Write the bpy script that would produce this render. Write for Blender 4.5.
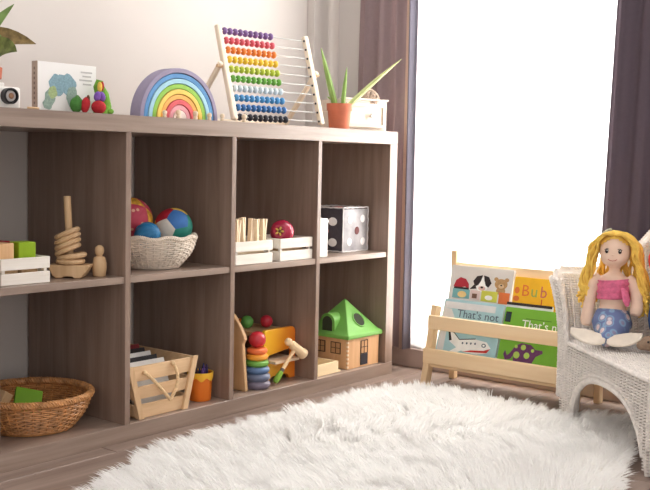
import bpy, math, random
import numpy as np
from mathutils import Vector, Matrix, Quaternion
random.seed(7); rng = np.random.default_rng(7)
for o in list(bpy.data.objects): bpy.data.objects.remove(o, do_unlink=True)
sc = bpy.context.scene
C = sc.collection
PI = math.pi

# ------------------------------------------------------------------ camera
cam = bpy.data.cameras.new('camera'); camo = bpy.data.objects.new('camera', cam); C.objects.link(camo)
yaw, pitch, roll = 0.67501395, -0.08127798, 0.02123779
F = Vector((math.cos(pitch)*math.cos(yaw), math.cos(pitch)*math.sin(yaw), math.sin(pitch)))
Rt = F.cross(Vector((0, 0, 1))).normalized(); Up = Rt.cross(F)
R2 = math.cos(roll)*Rt + math.sin(roll)*Up; U2 = -math.sin(roll)*Rt + math.cos(roll)*Up
M4 = Matrix(((R2.x, U2.x, -F.x, -2.64758), (R2.y, U2.y, -F.y, -1.83675), (R2.z, U2.z, -F.z, 0.66709), (0, 0, 0, 1)))
camo.matrix_world = M4
cam.sensor_fit = 'HORIZONTAL'; cam.sensor_width = 36; cam.lens = 1024.108*36/650
cam.clip_start = 0.05
sc.camera = camo

# ------------------------------------------------------------------ world, light, exposure
w = bpy.data.worlds.new('world'); sc.world = w; w.use_nodes = True
bg = w.node_tree.nodes['Background']; bg.inputs[0].default_value = (1.0, 0.97, 0.95, 1); bg.inputs[1].default_value = 0.62

def area(name, loc, rot, sx, sy, power, col):
    l = bpy.data.lights.new(name, 'AREA'); l.shape = 'RECTANGLE'; l.size = sx; l.size_y = sy; l.energy = power; l.color = col
    o = bpy.data.objects.new(name, l); C.objects.link(o); o.location = loc; o.rotation_euler = rot
    return o
# the bright overcast daylight outside the window
area('window_daylight', (0.75, -0.45, 1.45), (0, PI/2, 0), 2.9, 2.2, 210, (1.0, 0.98, 0.95))

vs = sc.view_settings
vs.view_transform = 'Standard'; vs.look = 'None'; vs.exposure = 0.85; vs.gamma = 1.0; vs.use_curve_mapping = False

# ------------------------------------------------------------------ materials
MATS = {}
def nt_new(name):
    m = bpy.data.materials.new(name); m.use_nodes = True
    nt = m.node_tree; b = nt.nodes['Principled BSDF']
    MATS[name] = m
    return m, nt, b
def lin(c):
    return tuple((x/12.92 if x <= .04045 else ((x+.055)/1.055)**2.4) for x in [v/255 for v in c]) + (1,)
def mat(name, rgb, rough=.6, var=.08, scale=30, bump=0.0, stretch=(1, 1, 1), spec=.3, sub=0, coat=0):
    """solid colour with a little procedural mottling"""
    if name in MATS: return MATS[name]
    m, nt, b = nt_new(name)
    tc = nt.nodes.new('ShaderNodeTexCoord'); mp = nt.nodes.new('ShaderNodeMapping'); mp.inputs['Scale'].default_value = stretch
    nz = nt.nodes.new('ShaderNodeTexNoise'); nz.inputs['Scale'].default_value = scale; nz.inputs['Detail'].default_value = 4
    nt.links.new(tc.outputs['Object'], mp.inputs[0]); nt.links.new(mp.outputs[0], nz.inputs['Vector'])
    rp = nt.nodes.new('ShaderNodeValToRGB')
    c = lin(rgb)
    rp.color_ramp.elements[0].position = .3; rp.color_ramp.elements[1].position = .7
    rp.color_ramp.elements[0].color = tuple(max(0, x*(1-var)) for x in c[:3]) + (1,)
    rp.color_ramp.elements[1].color = tuple(min(1, x*(1+var)) for x in c[:3]) + (1,)
    nt.links.new(nz.outputs[0], rp.inputs[0]); nt.links.new(rp.outputs[0], b.inputs['Base Color'])
    b.inputs['Roughness'].default_value = rough; b.inputs['Specular IOR Level'].default_value = spec
    if coat: b.inputs['Coat Weight'].default_value = coat; b.inputs['Coat Roughness'].default_value = .15
    if bump:
        bp = nt.nodes.new('ShaderNodeBump'); bp.inputs['Strength'].default_value = bump; bp.inputs['Distance'].default_value = .002
        nt.links.new(nz.outputs[0], bp.inputs['Height']); nt.links.new(bp.outputs[0], b.inputs['Normal'])
    return m
def wood(name, c_lo, c_hi, axis=2, scale=1.0, rough=.55, spec=.35, contrast=(.3, .72)):
    if name in MATS: return MATS[name]
    m, nt, b = nt_new(name)
    st = [22*scale]*3; st[axis] = 1.4*scale
    tc = nt.nodes.new('ShaderNodeTexCoord'); mp = nt.nodes.new('ShaderNodeMapping'); mp.inputs['Scale'].default_value = st
    oi = nt.nodes.new('ShaderNodeObjectInfo')
    cb = nt.nodes.new('ShaderNodeVectorMath'); cb.operation = 'ADD'
    ml = nt.nodes.new('ShaderNodeMath'); ml.operation = 'MULTIPLY'; ml.inputs[1].default_value = 7
    nt.links.new(oi.outputs['Random'], ml.inputs[0])
    nt.links.new(tc.outputs['Object'], cb.inputs[0]); nt.links.new(ml.outputs[0], cb.inputs[1])
    nt.links.new(cb.outputs[0], mp.inputs[0])
    nz = nt.nodes.new('ShaderNodeTexNoise'); nz.inputs['Scale'].default_value = 1.6; nz.inputs['Detail'].default_value = 8; nz.inputs['Roughness'].default_value = .62; nz.inputs['Distortion'].default_value = .5
    nt.links.new(mp.outputs[0], nz.inputs['Vector'])
    rp = nt.nodes.new('ShaderNodeValToRGB')
    rp.color_ramp.elements[0].position = contrast[0]; rp.color_ramp.elements[1].position = contrast[1]
    rp.color_ramp.elements[0].color = lin(c_lo); rp.color_ramp.elements[1].color = lin(c_hi)
    nt.links.new(nz.outputs[0], rp.inputs[0]); nt.links.new(rp.outputs[0], b.inputs['Base Color'])
    b.inputs['Roughness'].default_value = rough; b.inputs['Specular IOR Level'].default_value = spec
    bp = nt.nodes.new('ShaderNodeBump'); bp.inputs['Strength'].default_value = .12; bp.inputs['Distance'].default_value = .001
    nt.links.new(nz.outputs[0], bp.inputs['Height']); nt.links.new(bp.outputs[0], b.inputs['Normal'])
    return m
def cloth(name, rgb, transl=.4, transp=0.0, var=.05, scale=60):
    """thin fabric that lets some light through"""
    m, nt, b = nt_new(name); out = nt.nodes['Material Output']
    tc = nt.nodes.new('ShaderNodeTexCoord'); nz = nt.nodes.new('ShaderNodeTexNoise'); nz.inputs['Scale'].default_value = scale
    nt.links.new(tc.outputs['Object'], nz.inputs['Vector'])
    rp = nt.nodes.new('ShaderNodeValToRGB'); c = lin(rgb)
    rp.color_ramp.elements[0].color = tuple(x*(1-var) for x in c[:3])+(1,); rp.color_ramp.elements[1].color = tuple(min(1, x*(1+var)) for x in c[:3])+(1,)
    nt.links.new(nz.outputs[0], rp.inputs[0])
    d = nt.nodes.new('ShaderNodeBsdfDiffuse'); t = nt.nodes.new('ShaderNodeBsdfTranslucent')
    nt.links.new(rp.outputs[0], d.inputs[0]); nt.links.new(rp.outputs[0], t.inputs[0])
    mx = nt.nodes.new('ShaderNodeMixShader'); mx.inputs[0].default_value = transl
    nt.links.new(d.outputs[0], mx.inputs[1]); nt.links.new(t.outputs[0], mx.inputs[2]); last = mx
    if transp:
        tr = nt.nodes.new('ShaderNodeBsdfTransparent'); m2 = nt.nodes.new('ShaderNodeMixShader'); m2.inputs[0].default_value = transp
        nt.links.new(last.outputs[0], m2.inputs[1]); nt.links.new(tr.outputs[0], m2.inputs[2]); last = m2
    nt.links.new(last.outputs[0], out.inputs['Surface'])
    return m

# walnut laminate of the shelf: grain along z, x
LAMZ = wood('laminate_grain_up', (124, 101, 88), (160, 136, 121), 2, rough=.36, spec=.6)
LAMX = wood('laminate_grain_along', (130, 110, 98), (166, 145, 131), 0, rough=.34, spec=.6)
PINE = wood('pine', (234, 200, 154), (246, 220, 182), 1, .8)
PINEZ = wood('pine_up', (228, 192, 146), (242, 214, 174), 2, .8)
BEECH = wood('beech', (196, 158, 116), (218, 184, 144), 2, 1.5)
BEECHP = wood('beech_pale', (226, 200, 168), (240, 220, 194), 0, 1.5)
PLY = wood('plywood', (206, 166, 112), (224, 188, 136), 0, 1.5)
WHITEWASH = wood('whitewashed_wood', (226, 216, 202), (244, 238, 230), 0, 1.5)
WHITEP = mat('white_paint', (240, 236, 230), .5, .03, 20)
FLOORM = wood('floor_oak', (112, 92, 82), (152, 132, 120), 0, .8, .5)
WALLM = mat('wall_paint', (214, 206, 200), .85, .015, 4)
WALLW = mat('window_wall_paint', (212, 205, 200), .85, .015, 4)
def col(name, rgb, rough=.5, **k): return mat(name, rgb, rough, k.pop('var', .06), k.pop('scale', 40), **k)

# ------------------------------------------------------------------ mesh helpers
class MB:
    def __init__(s): s.v = []; s.f = []; s.mi = []; s.cur = 0
    def add(s, vs, fs):
        n = len(s.v); s.v += [tuple(v) for v in vs]; s.f += [tuple(i+n for i in f) for f in fs]; s.mi += [s.cur]*len(fs); return s
    def box(s, lo, hi, M=None):
        (a, b, c), (d, e, f) = lo, hi
        vs = [Vector(p) for p in ((a,b,c),(d,b,c),(d,e,c),(a,e,c),(a,b,f),(d,b,f),(d,e,f),(a,e,f))]
        if M is not None: vs = [M @ v for v in vs]
        return s.add(vs, [(0,3,2,1),(4,5,6,7),(0,1,5,4),(1,2,6,5),(2,3,7,6),(3,0,4,7)])
    def beam(s, p0, p1, wx, wy, side=(1, 0, 0)):
        """square bar from p0 to p1: wx along the side hint, wy across it"""
        p0, p1 = Vector(p0), Vector(p1); d = (p1-p0).normalized(); a = Vector(side); a = (a-d*a.dot(d)).normalized(); b = d.cross(a)
        vs = [p + a*i*wx/2 + b*j*wy/2 for p in (p0, p1) for i, j in ((-1,-1),(1,-1),(1,1),(-1,1))]
        return s.add(vs, [(0,3,2,1),(4,5,6,7),(0,1,5,4),(1,2,6,5),(2,3,7,6),(3,0,4,7)])
    def tube(s, pts, rad, seg=8, cap=True, flat=1.0):
        pts = [Vector(p) for p in pts]; n = len(pts)
        if not hasattr(rad, '__len__'): rad = [rad]*n
        t0 = (pts[1]-pts[0]).normalized(); a = t0.orthogonal().normalized(); vs = []; prev = t0
        for i, p in enumerate(pts):
            t = (pts[min(i+1, n-1)]-pts[max(i-1, 0)])
            t = t.normalized() if t.length > 1e-9 else prev
            q = prev.rotation_difference(t); a = q @ a; a = (a-t*a.dot(t)).normalized(); b = t.cross(a); prev = t
            for k in range(seg):
                an = 2*PI*k/seg; vs.append(p + (a*math.cos(an) + b*math.sin(an)*flat)*rad[i])
        fs = [(i*seg+k, i*seg+(k+1) % seg, (i+1)*seg+(k+1) % seg, (i+1)*seg+k) for i in range(n-1) for k in range(seg)]
        if cap: fs += [tuple(reversed(range(seg))), tuple(range((n-1)*seg, n*seg))]
        return s.add(vs, fs)
    def ring(s, c, R, r, seg=32, sg=8, M=None, flat=1.0, ell=1.0):
        vs = []
        for i in range(seg):
            a = 2*PI*i/seg
            for k in range(sg):
                b = 2*PI*k/sg; v = Vector(((R+r*math.cos(b))*math.cos(a), (R+r*math.cos(b))*math.sin(a)*ell, r*math.sin(b)*flat))
                if M is not None: v = M @ v
                vs.append(v+Vector(c))
        fs = [(i*sg+k, ((i+1) % seg)*sg+k, ((i+1) % seg)*sg+(k+1) % sg, i*sg+(k+1) % sg) for i in range(seg) for k in range(sg)]
        return s.add(vs, fs)
    def lathe(s, prof, c=(0, 0, 0), seg=32, M=None, ex=1, ey=1):
        vs = []
        for r, z in prof:
            for k in range(seg):
                a = 2*PI*k/seg; v = Vector((r*math.cos(a)*ex, r*math.sin(a)*ey, z))
                if M is not None: v = M @ v
                vs.append(v+Vector(c))
        n = len(prof)
        fs = [(i*seg+k, i*seg+(k+1) % seg, (i+1)*seg+(k+1) % seg, (i+1)*seg+k) for i in range(n-1) for k in range(seg)]
        if prof[0][0] > 1e-5: fs.append(tuple(reversed(range(seg))))
        if prof[-1][0] > 1e-5: fs.append(tuple(range((n-1)*seg, n*seg)))
        return s.add(vs, fs)
    def ball(s, c, r, seg=24, M=None):
        if not hasattr(r, '__len__'): r = (r, r, r)
        n = seg//2; vs = []
        for i in range(n+1):
            t = PI*i/n
            for k in range(seg):
                a = 2*PI*k/seg; v = Vector((r[0]*math.sin(t)*math.cos(a), r[1]*math.sin(t)*math.sin(a), -r[2]*math.cos(t)))
                if M is not None: v = M @ v
                vs.append(v+Vector(c))
        return s.add(vs, [(i*seg+k, i*seg+(k+1) % seg, (i+1)*seg+(k+1) % seg, (i+1)*seg+k) for i in range(n) for k in range(seg)])
    def prism(s, poly, fr, d):
        """2-D outline, fr(u,v,w)->3-D point, extruded from w=0 to w=d"""
        n = len(poly); vs = [fr(u, v, 0) for u, v in poly] + [fr(u, v, d) for u, v in poly]
        return s.add(vs, [tuple(range(n)), tuple(reversed(range(n, 2*n)))] + [(i, i+n, (i+1) % n+n, (i+1) % n) for i in range(n)])
    def build(s, name, m, parent=None, smooth=True, bevel=0, ang=35, seg=2):
        me = bpy.data.meshes.new(name); me.from_pydata(s.v, [], s.f)
        ms = m if isinstance(m, (list, tuple)) else [m]
        for q in ms: me.materials.append(q)
        if len(ms) > 1: me.polygons.foreach_set('material_index', s.mi)
        import bmesh
        bm = bmesh.new(); bm.from_mesh(me); bmesh.ops.remove_doubles(bm, verts=bm.verts, dist=1e-6); bmesh.ops.recalc_face_normals(bm, faces=bm.faces); bm.to_mesh(me); bm.free()
        if smooth:
            me.polygons.foreach_set('use_smooth', [True]*len(me.polygons)); me.set_sharp_from_angle(angle=math.radians(ang))
        o = bpy.data.objects.new(name, me); C.objects.link(o)
        if parent: o.parent = parent
        if bevel:
            bv = o.modifiers.new('bevel', 'BEVEL'); bv.width = bevel; bv.segments = seg; bv.limit_method = 'ANGLE'; bv.angle_limit = math.radians(40); bv.harden_normals = False
        return o
def tag(o, label, cat, group=None):
    o['label'] = label; o['category'] = cat
    if group: o['group'] = group
    return o
def thing(name, label, cat, loc=(0, 0, 0), rz=0, group=None):
    o = bpy.data.objects.new(name, None); C.objects.link(o); o.location = loc; o.rotation_euler = (0, 0, rz); o.empty_display_size = .02
    return tag(o, label, cat, group)
def struct(o): o['kind'] = 'structure'; return o
def stuff(o): o['kind'] = 'stuff'; return o
def share(src, name, parent, loc=(0, 0, 0), rot=(0, 0, 0), m=None):
    o = src.copy(); o.name = name; C.objects.link(o); o.parent = parent; o.location = loc; o.rotation_euler = rot
    return o
def Rz(a): return Matrix.Rotation(a, 4, 'Z')
def Rx(a): return Matrix.Rotation(a, 4, 'X')
def Ry(a): return Matrix.Rotation(a, 4, 'Y')
def T(x, y, z): return Matrix.Translation((x, y, z))
def arc(cx, cy, r, a0, a1, n): return [(cx+r*math.cos(a0+(a1-a0)*i/n), cy+r*math.sin(a0+(a1-a0)*i/n)) for i in range(n+1)]
def rrect(x0, y0, x1, y1, r, n=4):
    return arc(x1-r, y0+r, r, -PI/2, 0, n)+arc(x1-r, y1-r, r, 0, PI/2, n)+arc(x0+r, y1-r, r, PI/2, PI, n)+arc(x0+r, y0+r, r, PI, 1.5*PI, n)
def text(body, size, m, parent, M, name='lettering', depth=.0004, shear=0):
    """flat printed lettering as a thin mesh; M maps text plane (x right, y up, z out) to the parent"""
    cu = bpy.data.curves.new('t', 'FONT'); cu.body = body; cu.size = size; cu.extrude = depth/2; cu.resolution_u = 2; cu.shear = shear
    t = bpy.data.objects.new('t', cu); C.objects.link(t)
    dg = bpy.context.evaluated_depsgraph_get(); me = bpy.data.meshes.new_from_object(t.evaluated_get(dg))
    bpy.data.objects.remove(t, do_unlink=True); bpy.data.curves.remove(cu)
    me.transform(M); me.materials.clear(); me.materials.append(m)
    o = bpy.data.objects.new(name, me); C.objects.link(o); o.parent = parent
    return o
def weave(mb, S, N, rows, rn, rt, amp, closed=False, valid=None, stake_r=.002, stakes=True, sub=2, rib=False):
    """over-and-under basket weave on S(s,t)->(point, normal), s,t in 0..1"""
    n = N*sub
    def offs(i, j):
        if rib: return amp*(abs(math.sin(PI*i/sub))*2-1) + .0005*(j % 2)
        return amp*math.cos(PI*i/sub + PI*(j % 2))
    for j in range(rows):
        t = (j+.5)/rows; dt = .5/rows
        run = []
        runs = []
        for i in range(n+1):
            s_ = i/n
            if valid and not valid(s_, t):
                if len(run) > 1: runs.append(run)
                run = []; continue
            p, nn = S(s_, t); q, _ = S(s_, min(1, t+dt)); tt = (q-p)
            tt = tt.normalized() if tt.length > 1e-9 else Vector((0, 0, 1))
            p = p+nn*offs(i, j)
            run.append((p+nn*rn, p+tt*rt, p-nn*rn, p-tt*rt))
        if len(run) > 1: runs.append(run)
        for run in runs:
            vs = [v for r in run for v in r]; L = len(run)
            fs = [(i*4+k, i*4+(k+1) % 4, (i+1)*4+(k+1) % 4, (i+1)*4+k) for i in range(L-1) for k in range(4)]
            mb.add(vs, fs)
    if stakes:
        for i in range(0, N+(0 if closed else 1)):
            s_ = i/N; pts = []
            for j in range(9):
                t = j/8
                if valid and not valid(s_, t): continue
                pts.append(S(s_, t)[0])
            if len(pts) > 1: mb.tube(pts, stake_r, 4)
def braid(mb, pts, r, twist=.012, closed=False, strands=3, seg=5):
    """rope border: strands wound around a path"""
    pts = [Vector(p) for p in pts]
    acc = [0]
    for a, b in zip(pts, pts[1:]): acc.append(acc[-1]+(b-a).length)
    L = acc[-1]; turns = max(1, round(L/twist)); n = turns*6
    def at(d):
        d = max(0, min(L, d))
        for i in range(len(acc)-1):
            if d <= acc[i+1]+1e-9:
                u = (d-acc[i])/max(1e-9, acc[i+1]-acc[i]); return pts[i].lerp(pts[i+1], u), (pts[i+1]-pts[i]).normalized()
        return pts[-1], (pts[-1]-pts[-2]).normalized()
    for k in range(strands):
        path = []
        for i in range(n+1):
            d = L*i/n; p, t = at(d)
            a = t.cross(Vector((.31, .52, .79))).normalized(); b = t.cross(a)
            ph = 2*PI*(turns*i/n + k/strands)
            path.append(p+(a*math.cos(ph)+b*math.sin(ph))*r*.55)
        mb.tube(path, r*.62, seg, cap=not closed)

# ================================================================== the room
XW = 0.139; YB = 0.384
# floor boards, each one laid on a sub-floor
fl = MB().box((-3.6, -3.0, -.05), (XW+.1, YB+.1, -.0035)).build('floor', mat('subfloor', (60, 48, 42), .9), None)
struct(fl)
BL, BW = 0.92, 0.145
plank0 = MB().box((0, 0, -.012), (BL-.002, BW-.0018, 0)).build('plank', FLOORM, fl, bevel=.0012, seg=1)
first = True; r = 0; y = YB
while y > -2.6:
    y -= BW
    x = XW - BL*(1-((r*.37) % 1.0)*.8) - .0
    xs = []
    xx = x
    while xx > -3.4: xs.append(xx); xx -= BL
    # first board of the row may run into the wall: shorten by its own mesh
    rest = XW-(x+BL)
    if rest > .02:
        MB().box((0, 0, -.012), (rest-.002, BW-.0018, 0)).build('plank', FLOORM, fl, bevel=.0012, seg=1).location = (x+BL, y, 0)
    for xx in xs:
        if first: plank0.location = (xx, y, 0); first = False
        else: share(plank0, 'plank', fl, (xx, y, 0))
    r += 1
wb = struct(MB().box((-3.6, YB, 0), (XW+.1, YB+.1, 2.6)).build('wall_back', WALLM))
# boxed-in pipe in the corner
struct(MB().box((.006, .352, 0), (XW, YB, 2.6)).build('trim_1', WALLM, bevel=.002))
# window wall: around a tall window
WY0, WY1, WZ0, WZ1 = -1.02, 0.06, .075, 2.35
ww = MB()
ww.box((XW, WY1, 0), (XW+.12, YB, 2.6)); ww.box((XW, -2.6, 0), (XW+.12, WY0, 2.6)); ww.box((XW, WY0, 0), (XW+.12, WY1, WZ0)); ww.box((XW, WY0, WZ1), (XW+.12, WY1, 2.6))
struct(ww.build('wall_window', WALLW))
struct(MB().box((XW-.012, -2.6, 0), (XW, YB, .062)).build('baseboard_window', mat('baseboard_paint', (178, 156, 146), .5, .05, 15), bevel=.003))
win = struct(bpy.data.objects.new('window_1', None)); C.objects.link(win); win.location = (XW+.06, 0, 0)
fm = WHITEP
wx = XW+.06
def wpart(n, lo, hi, m=fm): return MB().box((lo[0]-wx, lo[1], lo[2]), (hi[0]-wx, hi[1], hi[2])).build(n, m, win, bevel=.002)
for a, b in ((WY0, WY0+.05), (WY1-.05, WY1), ((WY0+WY1)/2-.03, (WY0+WY1)/2+.03)): wpart('window_frame', (XW+.04, a, WZ0), (XW+.09, b, WZ1))
for a, b in ((WZ0, WZ0+.05), (WZ1-.05, WZ1)): wpart('window_frame', (XW+.04, WY0, a), (XW+.09, WY1, b))
gm, gnt, gb = nt_new('window_glass')
gt = gnt.nodes.new('ShaderNodeBsdfTransparent'); gg = gnt.nodes.new('ShaderNodeBsdfGlossy'); gg.inputs['Roughness'].default_value = .05
gx = gnt.nodes.new('ShaderNodeMixShader'); gx.inputs[0].default_value = .06
gnt.links.new(gt.outputs[0], gx.inputs[1]); gnt.links.new(gg.outputs[0], gx.inputs[2]); gnt.links.new(gx.outputs[0], gnt.nodes['Material Output'].inputs['Surface'])
mid = (WY0+WY1)/2
wpart('pane', (XW+.06, WY0+.05, WZ0+.05), (XW+.066, mid-.03, WZ1-.05), gm); wpart('pane', (XW+.06, mid+.03, WZ0+.05), (XW+.066, WY1-.05, WZ1-.05), gm)

# curtains
def drape(name, yf, x0, z0, z1, folds, amp, m, label, thick=.0018, nz=24, phase=0.0, samples=14, s0=0.0, s1=1.0):
    """pleated hanging; yf(s,t) gives y across at height t (0 bottom..1 top)"""
    n = folds*samples; vs = []
    for j in range(nz+1):
        t = j/nz; z = z0+(z1-z0)*t
        for i in range(n+1):
            s_ = s0+(s1-s0)*i/n; a = 2*PI*folds*s_+phase
            x = x0 + amp*(math.sin(a)+.25*math.sin(2.3*a+1.1))*(.8+.2*math.sin(3*t+s_*5))
            vs.append((x, yf(s_, t)+.25*amp*math.cos(a), z+.004*math.sin(a*.5)*(1-t)))
    mb = MB(); mb.add(vs, [(j*(n+1)+i, j*(n+1)+i+1, (j+1)*(n+1)+i+1, (j+1)*(n+1)+i) for j in range(nz) for i in range(n)])
    o = mb.build(name, m, None, ang=80)
    sd = o.modifiers.new('thickness', 'SOLIDIFY'); sd.thickness = thick; sd.offset = 0
    return tag(o, label, 'curtain')
CURT_FLARE = cloth('curtain_flare_pale', (174, 153, 154), .25, 0, .06, 90)  # left of the pair: window flare put into the cloth as a paler tone
CURT_SHADE = cloth('curtain_shade_dark', (104, 92, 100), .18, 0, .06, 90)  # right of the same pair: shade put into the cloth as a darker tone
SHEER = cloth('sheer_voile', (250, 250, 250), .75, .35, .02, 40)
yfl = lambda s, t: .238-.02*t-s*(.238+.012-.034*t)
cl_ = drape('curtain', yfl, .086, .068, 2.42, 4, .016, CURT_FLARE, 'mauve curtain coloured paler for window flare, hanging beside the tall end of the shelf', phase=.6)
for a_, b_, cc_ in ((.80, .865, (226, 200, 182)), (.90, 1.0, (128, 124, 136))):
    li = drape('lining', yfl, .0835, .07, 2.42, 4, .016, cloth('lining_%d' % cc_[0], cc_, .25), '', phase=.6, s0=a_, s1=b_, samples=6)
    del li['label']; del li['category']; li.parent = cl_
drape('curtain', lambda s, t: (-.634-.06*max(0, t-.17)) - s*.42, .100, .068, 2.42, 6, .011, CURT_SHADE, 'matching curtain coloured darker for shade, hanging behind the wicker chair', phase=2.2)
drape('sheer_curtain', lambda s, t: .03-s*.98, .119, .072, 2.42, 22, .006, SHEER, 'sheer white curtain glowing across the bright window', thick=.0006, samples=8)
tag(MB().tube([(.085, .33, 2.43), (.085, -1.4, 2.43)], .011, 10).build('curtain_rod', WHITEP), 'white curtain rod above the window', 'curtain rod')

# ================================================================== the cube shelf
CW, CH, TT, DD, DEP = .3346, .335, .039, .016, .378
H = 2*TT+2*CH+DD
xs = [-TT]                              # right inner edge of each cell, and left edge
cells = []
xr = -TT
for k in range(4):
    cells.append((xr-CW, xr)); xr -= CW+DD
cells = cells[::-1]                     # left to right
XL = cells[0][0]-TT
S1 = TT+CH+DD; Z0 = TT; ZT = H
sh = thing('cube_shelf', 'long low walnut-brown cube shelf with eight open compartments along the wall', 'shelf', (XL, 0, 0))
def sp(n, lo, hi, m): return MB().box((lo[0]-XL, lo[1], lo[2]), (hi[0]-XL, hi[1], hi[2])).build(n, m, sh, bevel=.0009, seg=1)
sp('top_board', (XL, 0, H-TT), (0, DEP, H), LAMX)
sp('bottom_board', (XL, 0, 0), (0, DEP, TT), LAMX)
sp('side_panel', (XL, 0, TT), (XL+TT, DEP, H-TT), LAMZ); sp('side_panel', (-TT, 0, TT), (0, DEP, H-TT), LAMZ)
for k in range(3): sp('divider', (cells[k][1], .0005, TT), (cells[k][1]+DD, DEP, H-TT), LAMZ)
for a, b in cells: sp('shelf_board', (a, .004, TT+CH), (b, DEP, TT+CH+DD), LAMX)

# ================================================================== on top of the shelf
E_ = .0006    # things rest a hair above what carries them
# --- leafy plant in a terracotta pot
TERRA = mat('terracotta', (196, 112, 84), .8, .1, 25, bump=.1)
SOIL = mat('soil', (62, 46, 36), .95, .3, 90, bump=.6)
def leaf_strip(mb, pts, wid, fold=.25, up=Vector((0, 0, 1)), thick=.0012):
    """curved leaf: midrib path pts, half widths wid"""
    pts = [Vector(p) for p in pts]; n = len(pts); top = []; bot = []
    for i, p in enumerate(pts):
        t = (pts[min(i+1, n-1)]-pts[max(0, i-1)]).normalized(); a = t.cross(up)
        a = a.normalized() if a.length > 1e-4 else Vector((1, 0, 0)); nn = a.cross(t).normalized()
        for k in (-1, -.5, 0, .5, 1):
            q = p + a*wid[i]*k + nn*abs(k)*fold*wid[i]
            top.append(q); bot.append(q-nn*thick)
    m = 5
    fs = [(i*m+k, i*m+k+1, (i+1)*m+k+1, (i+1)*m+k) for i in range(n-1) for k in range(4)]
    L = len(top); fb = [tuple(reversed([x+L for x in f])) for f in fs]
    ed = []
    for i in range(n-1): ed += [(i*m, (i+1)*m, (i+1)*m+L, i*m+L), (i*m+4, i*m+4+L, (i+1)*m+4+L, (i+1)*m+4)]
    mb.add(top+bot, fs+fb+ed); return mb
def bez(a, b, c, n=10):
    a, b, c = Vector(a), Vector(b), Vector(c)
    return [a*(1-t)**2+b*2*t*(1-t)+c*t*t for t in [i/n for i in range(n+1)]]
def lens(n, w, base=.15, peak=.45):
    out = []
    for i in range(n+1):
        t = i/n; out.append(w*max(.02, (base+(1-base)*math.sin(PI/2*min(1, t/peak))) if t < peak else math.cos(PI/2*((t-peak)/(1-peak)))**.8))
    return out
pt = thing('potted_plant', 'bushy dark-leaved plant in a terracotta pot at the left end of the shelf top', 'plant', (-1.327, .265, ZT+E_))
MB().lathe([(.046, 0), (.064, .075), (.071, .075), (.073, .1), (.066, .1), (.060, .082), (.0, .08)], seg=36).build('pot', TERRA, pt)
MB().lathe([(.0, .078), (.058, .081), (.03, .088), (0, .089)]).build('soil', SOIL, pt)
LG = mat('variegated_leaf', (104, 112, 58), .45, .5, 60); LG2 = mat('green_leaf', (116, 142, 78), .45, .25, 40); LGB = mat('bronze_leaf', (122, 100, 58), .45, .55, 70)
def px(dx, dz, dy=0): return (dx, dy, dz)
VI0 = Vector((.78, .62, 0))
lf = [((0, 0, .085), (.0, -.02, .20), (.13, -.07, .160), .027, LGB), ((-.01, 0, .085), (.02, -.02, .17), (.082, -.055, .246), .015, LG2),
      ((0, .01, .085), (-.05, .03, .2), (-.13, .04, .21), .028, LG), ((.01, -.01, .085), (.02, -.08, .16), (.03, -.14, .13), .028, LG),
      ((0, 0, .085), (-.06, -.03, .17), (-.12, -.08, .14), .028, LGB), ((.0, 0, .085), (.0, -.01, .19), (.045, -.06, .17), .018, LG2),
      ((0, 0, .085), (-.03, .01, .22), (-.03, .02, .29), .018, LG2), ((0, 0, .085), (.03, .05, .2), (.06, .09, .2), .026, LG)]
for a, b, c, wd, m in lf:
    P_ = bez(a, b, c, 12); leaf_strip(MB(), P_, lens(12, wd, .12, .5), up=(Vector((0, 0, .35))-VI0).normalized()).build('leaf', m, pt, ang=60)

# --- toy camera
BLACK = mat('black_paint', (34, 32, 34), .4, .1); DARK = mat('dark_glass', (52, 44, 44), .2, .1); BROWNR = mat('brown_ring', (150, 112, 84), .5)
tc_ = thing('toy_camera', 'white wooden toy camera with a black lens at the left end of the shelf top', 'toy camera', (-1.393, .075, ZT+E_), math.radians(-6))
MB().box((-.056, -.02, 0), (.056, .02, .046)).build('body', WHITEP, tc_, bevel=.005, seg=3)
MB().box((-.022, -.014, .046), (.022, .014, .054)).build('viewfinder', WHITEP, tc_, bevel=.002)
ln = MB().lathe([(.017, 0), (.017, .016), (.0155, .018), (.0135, .018), (.0135, .010), (0, .010)], (.026, -.02, .026), 28, Rx(PI/2)).build('lens', BLACK, tc_)
MB().lathe([(0, .0105), (.0115, .0105), (.0115, .0125), (.007, .0145), (0, .016)], (.026, -.02, .026), 24, Rx(PI/2)).build('lens_ring', mat('silver_ring', (196, 190, 186), .35), ln)
MB().lathe([(0, .015), (.0065, .0152), (.004, .0175), (0, .018)], (.026, -.02, .026), 20, Rx(PI/2)).build('lens_glass', BROWNR, ln)
MB().lathe([(.007, 0), (.007, .004), (0, .0045)], (-.036, 0, .046), 16).build('shutter_button', BROWNR, tc_)
cs = tag(MB().tube(bez((-1.337, .03, ZT+.0034), (-1.322, .02, ZT+.0034), (-1.309, .03, ZT+.0034)), .0028, 8).build('wooden_stick', BEECH), 'short wooden stick lying beside the toy camera', 'stick')

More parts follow.
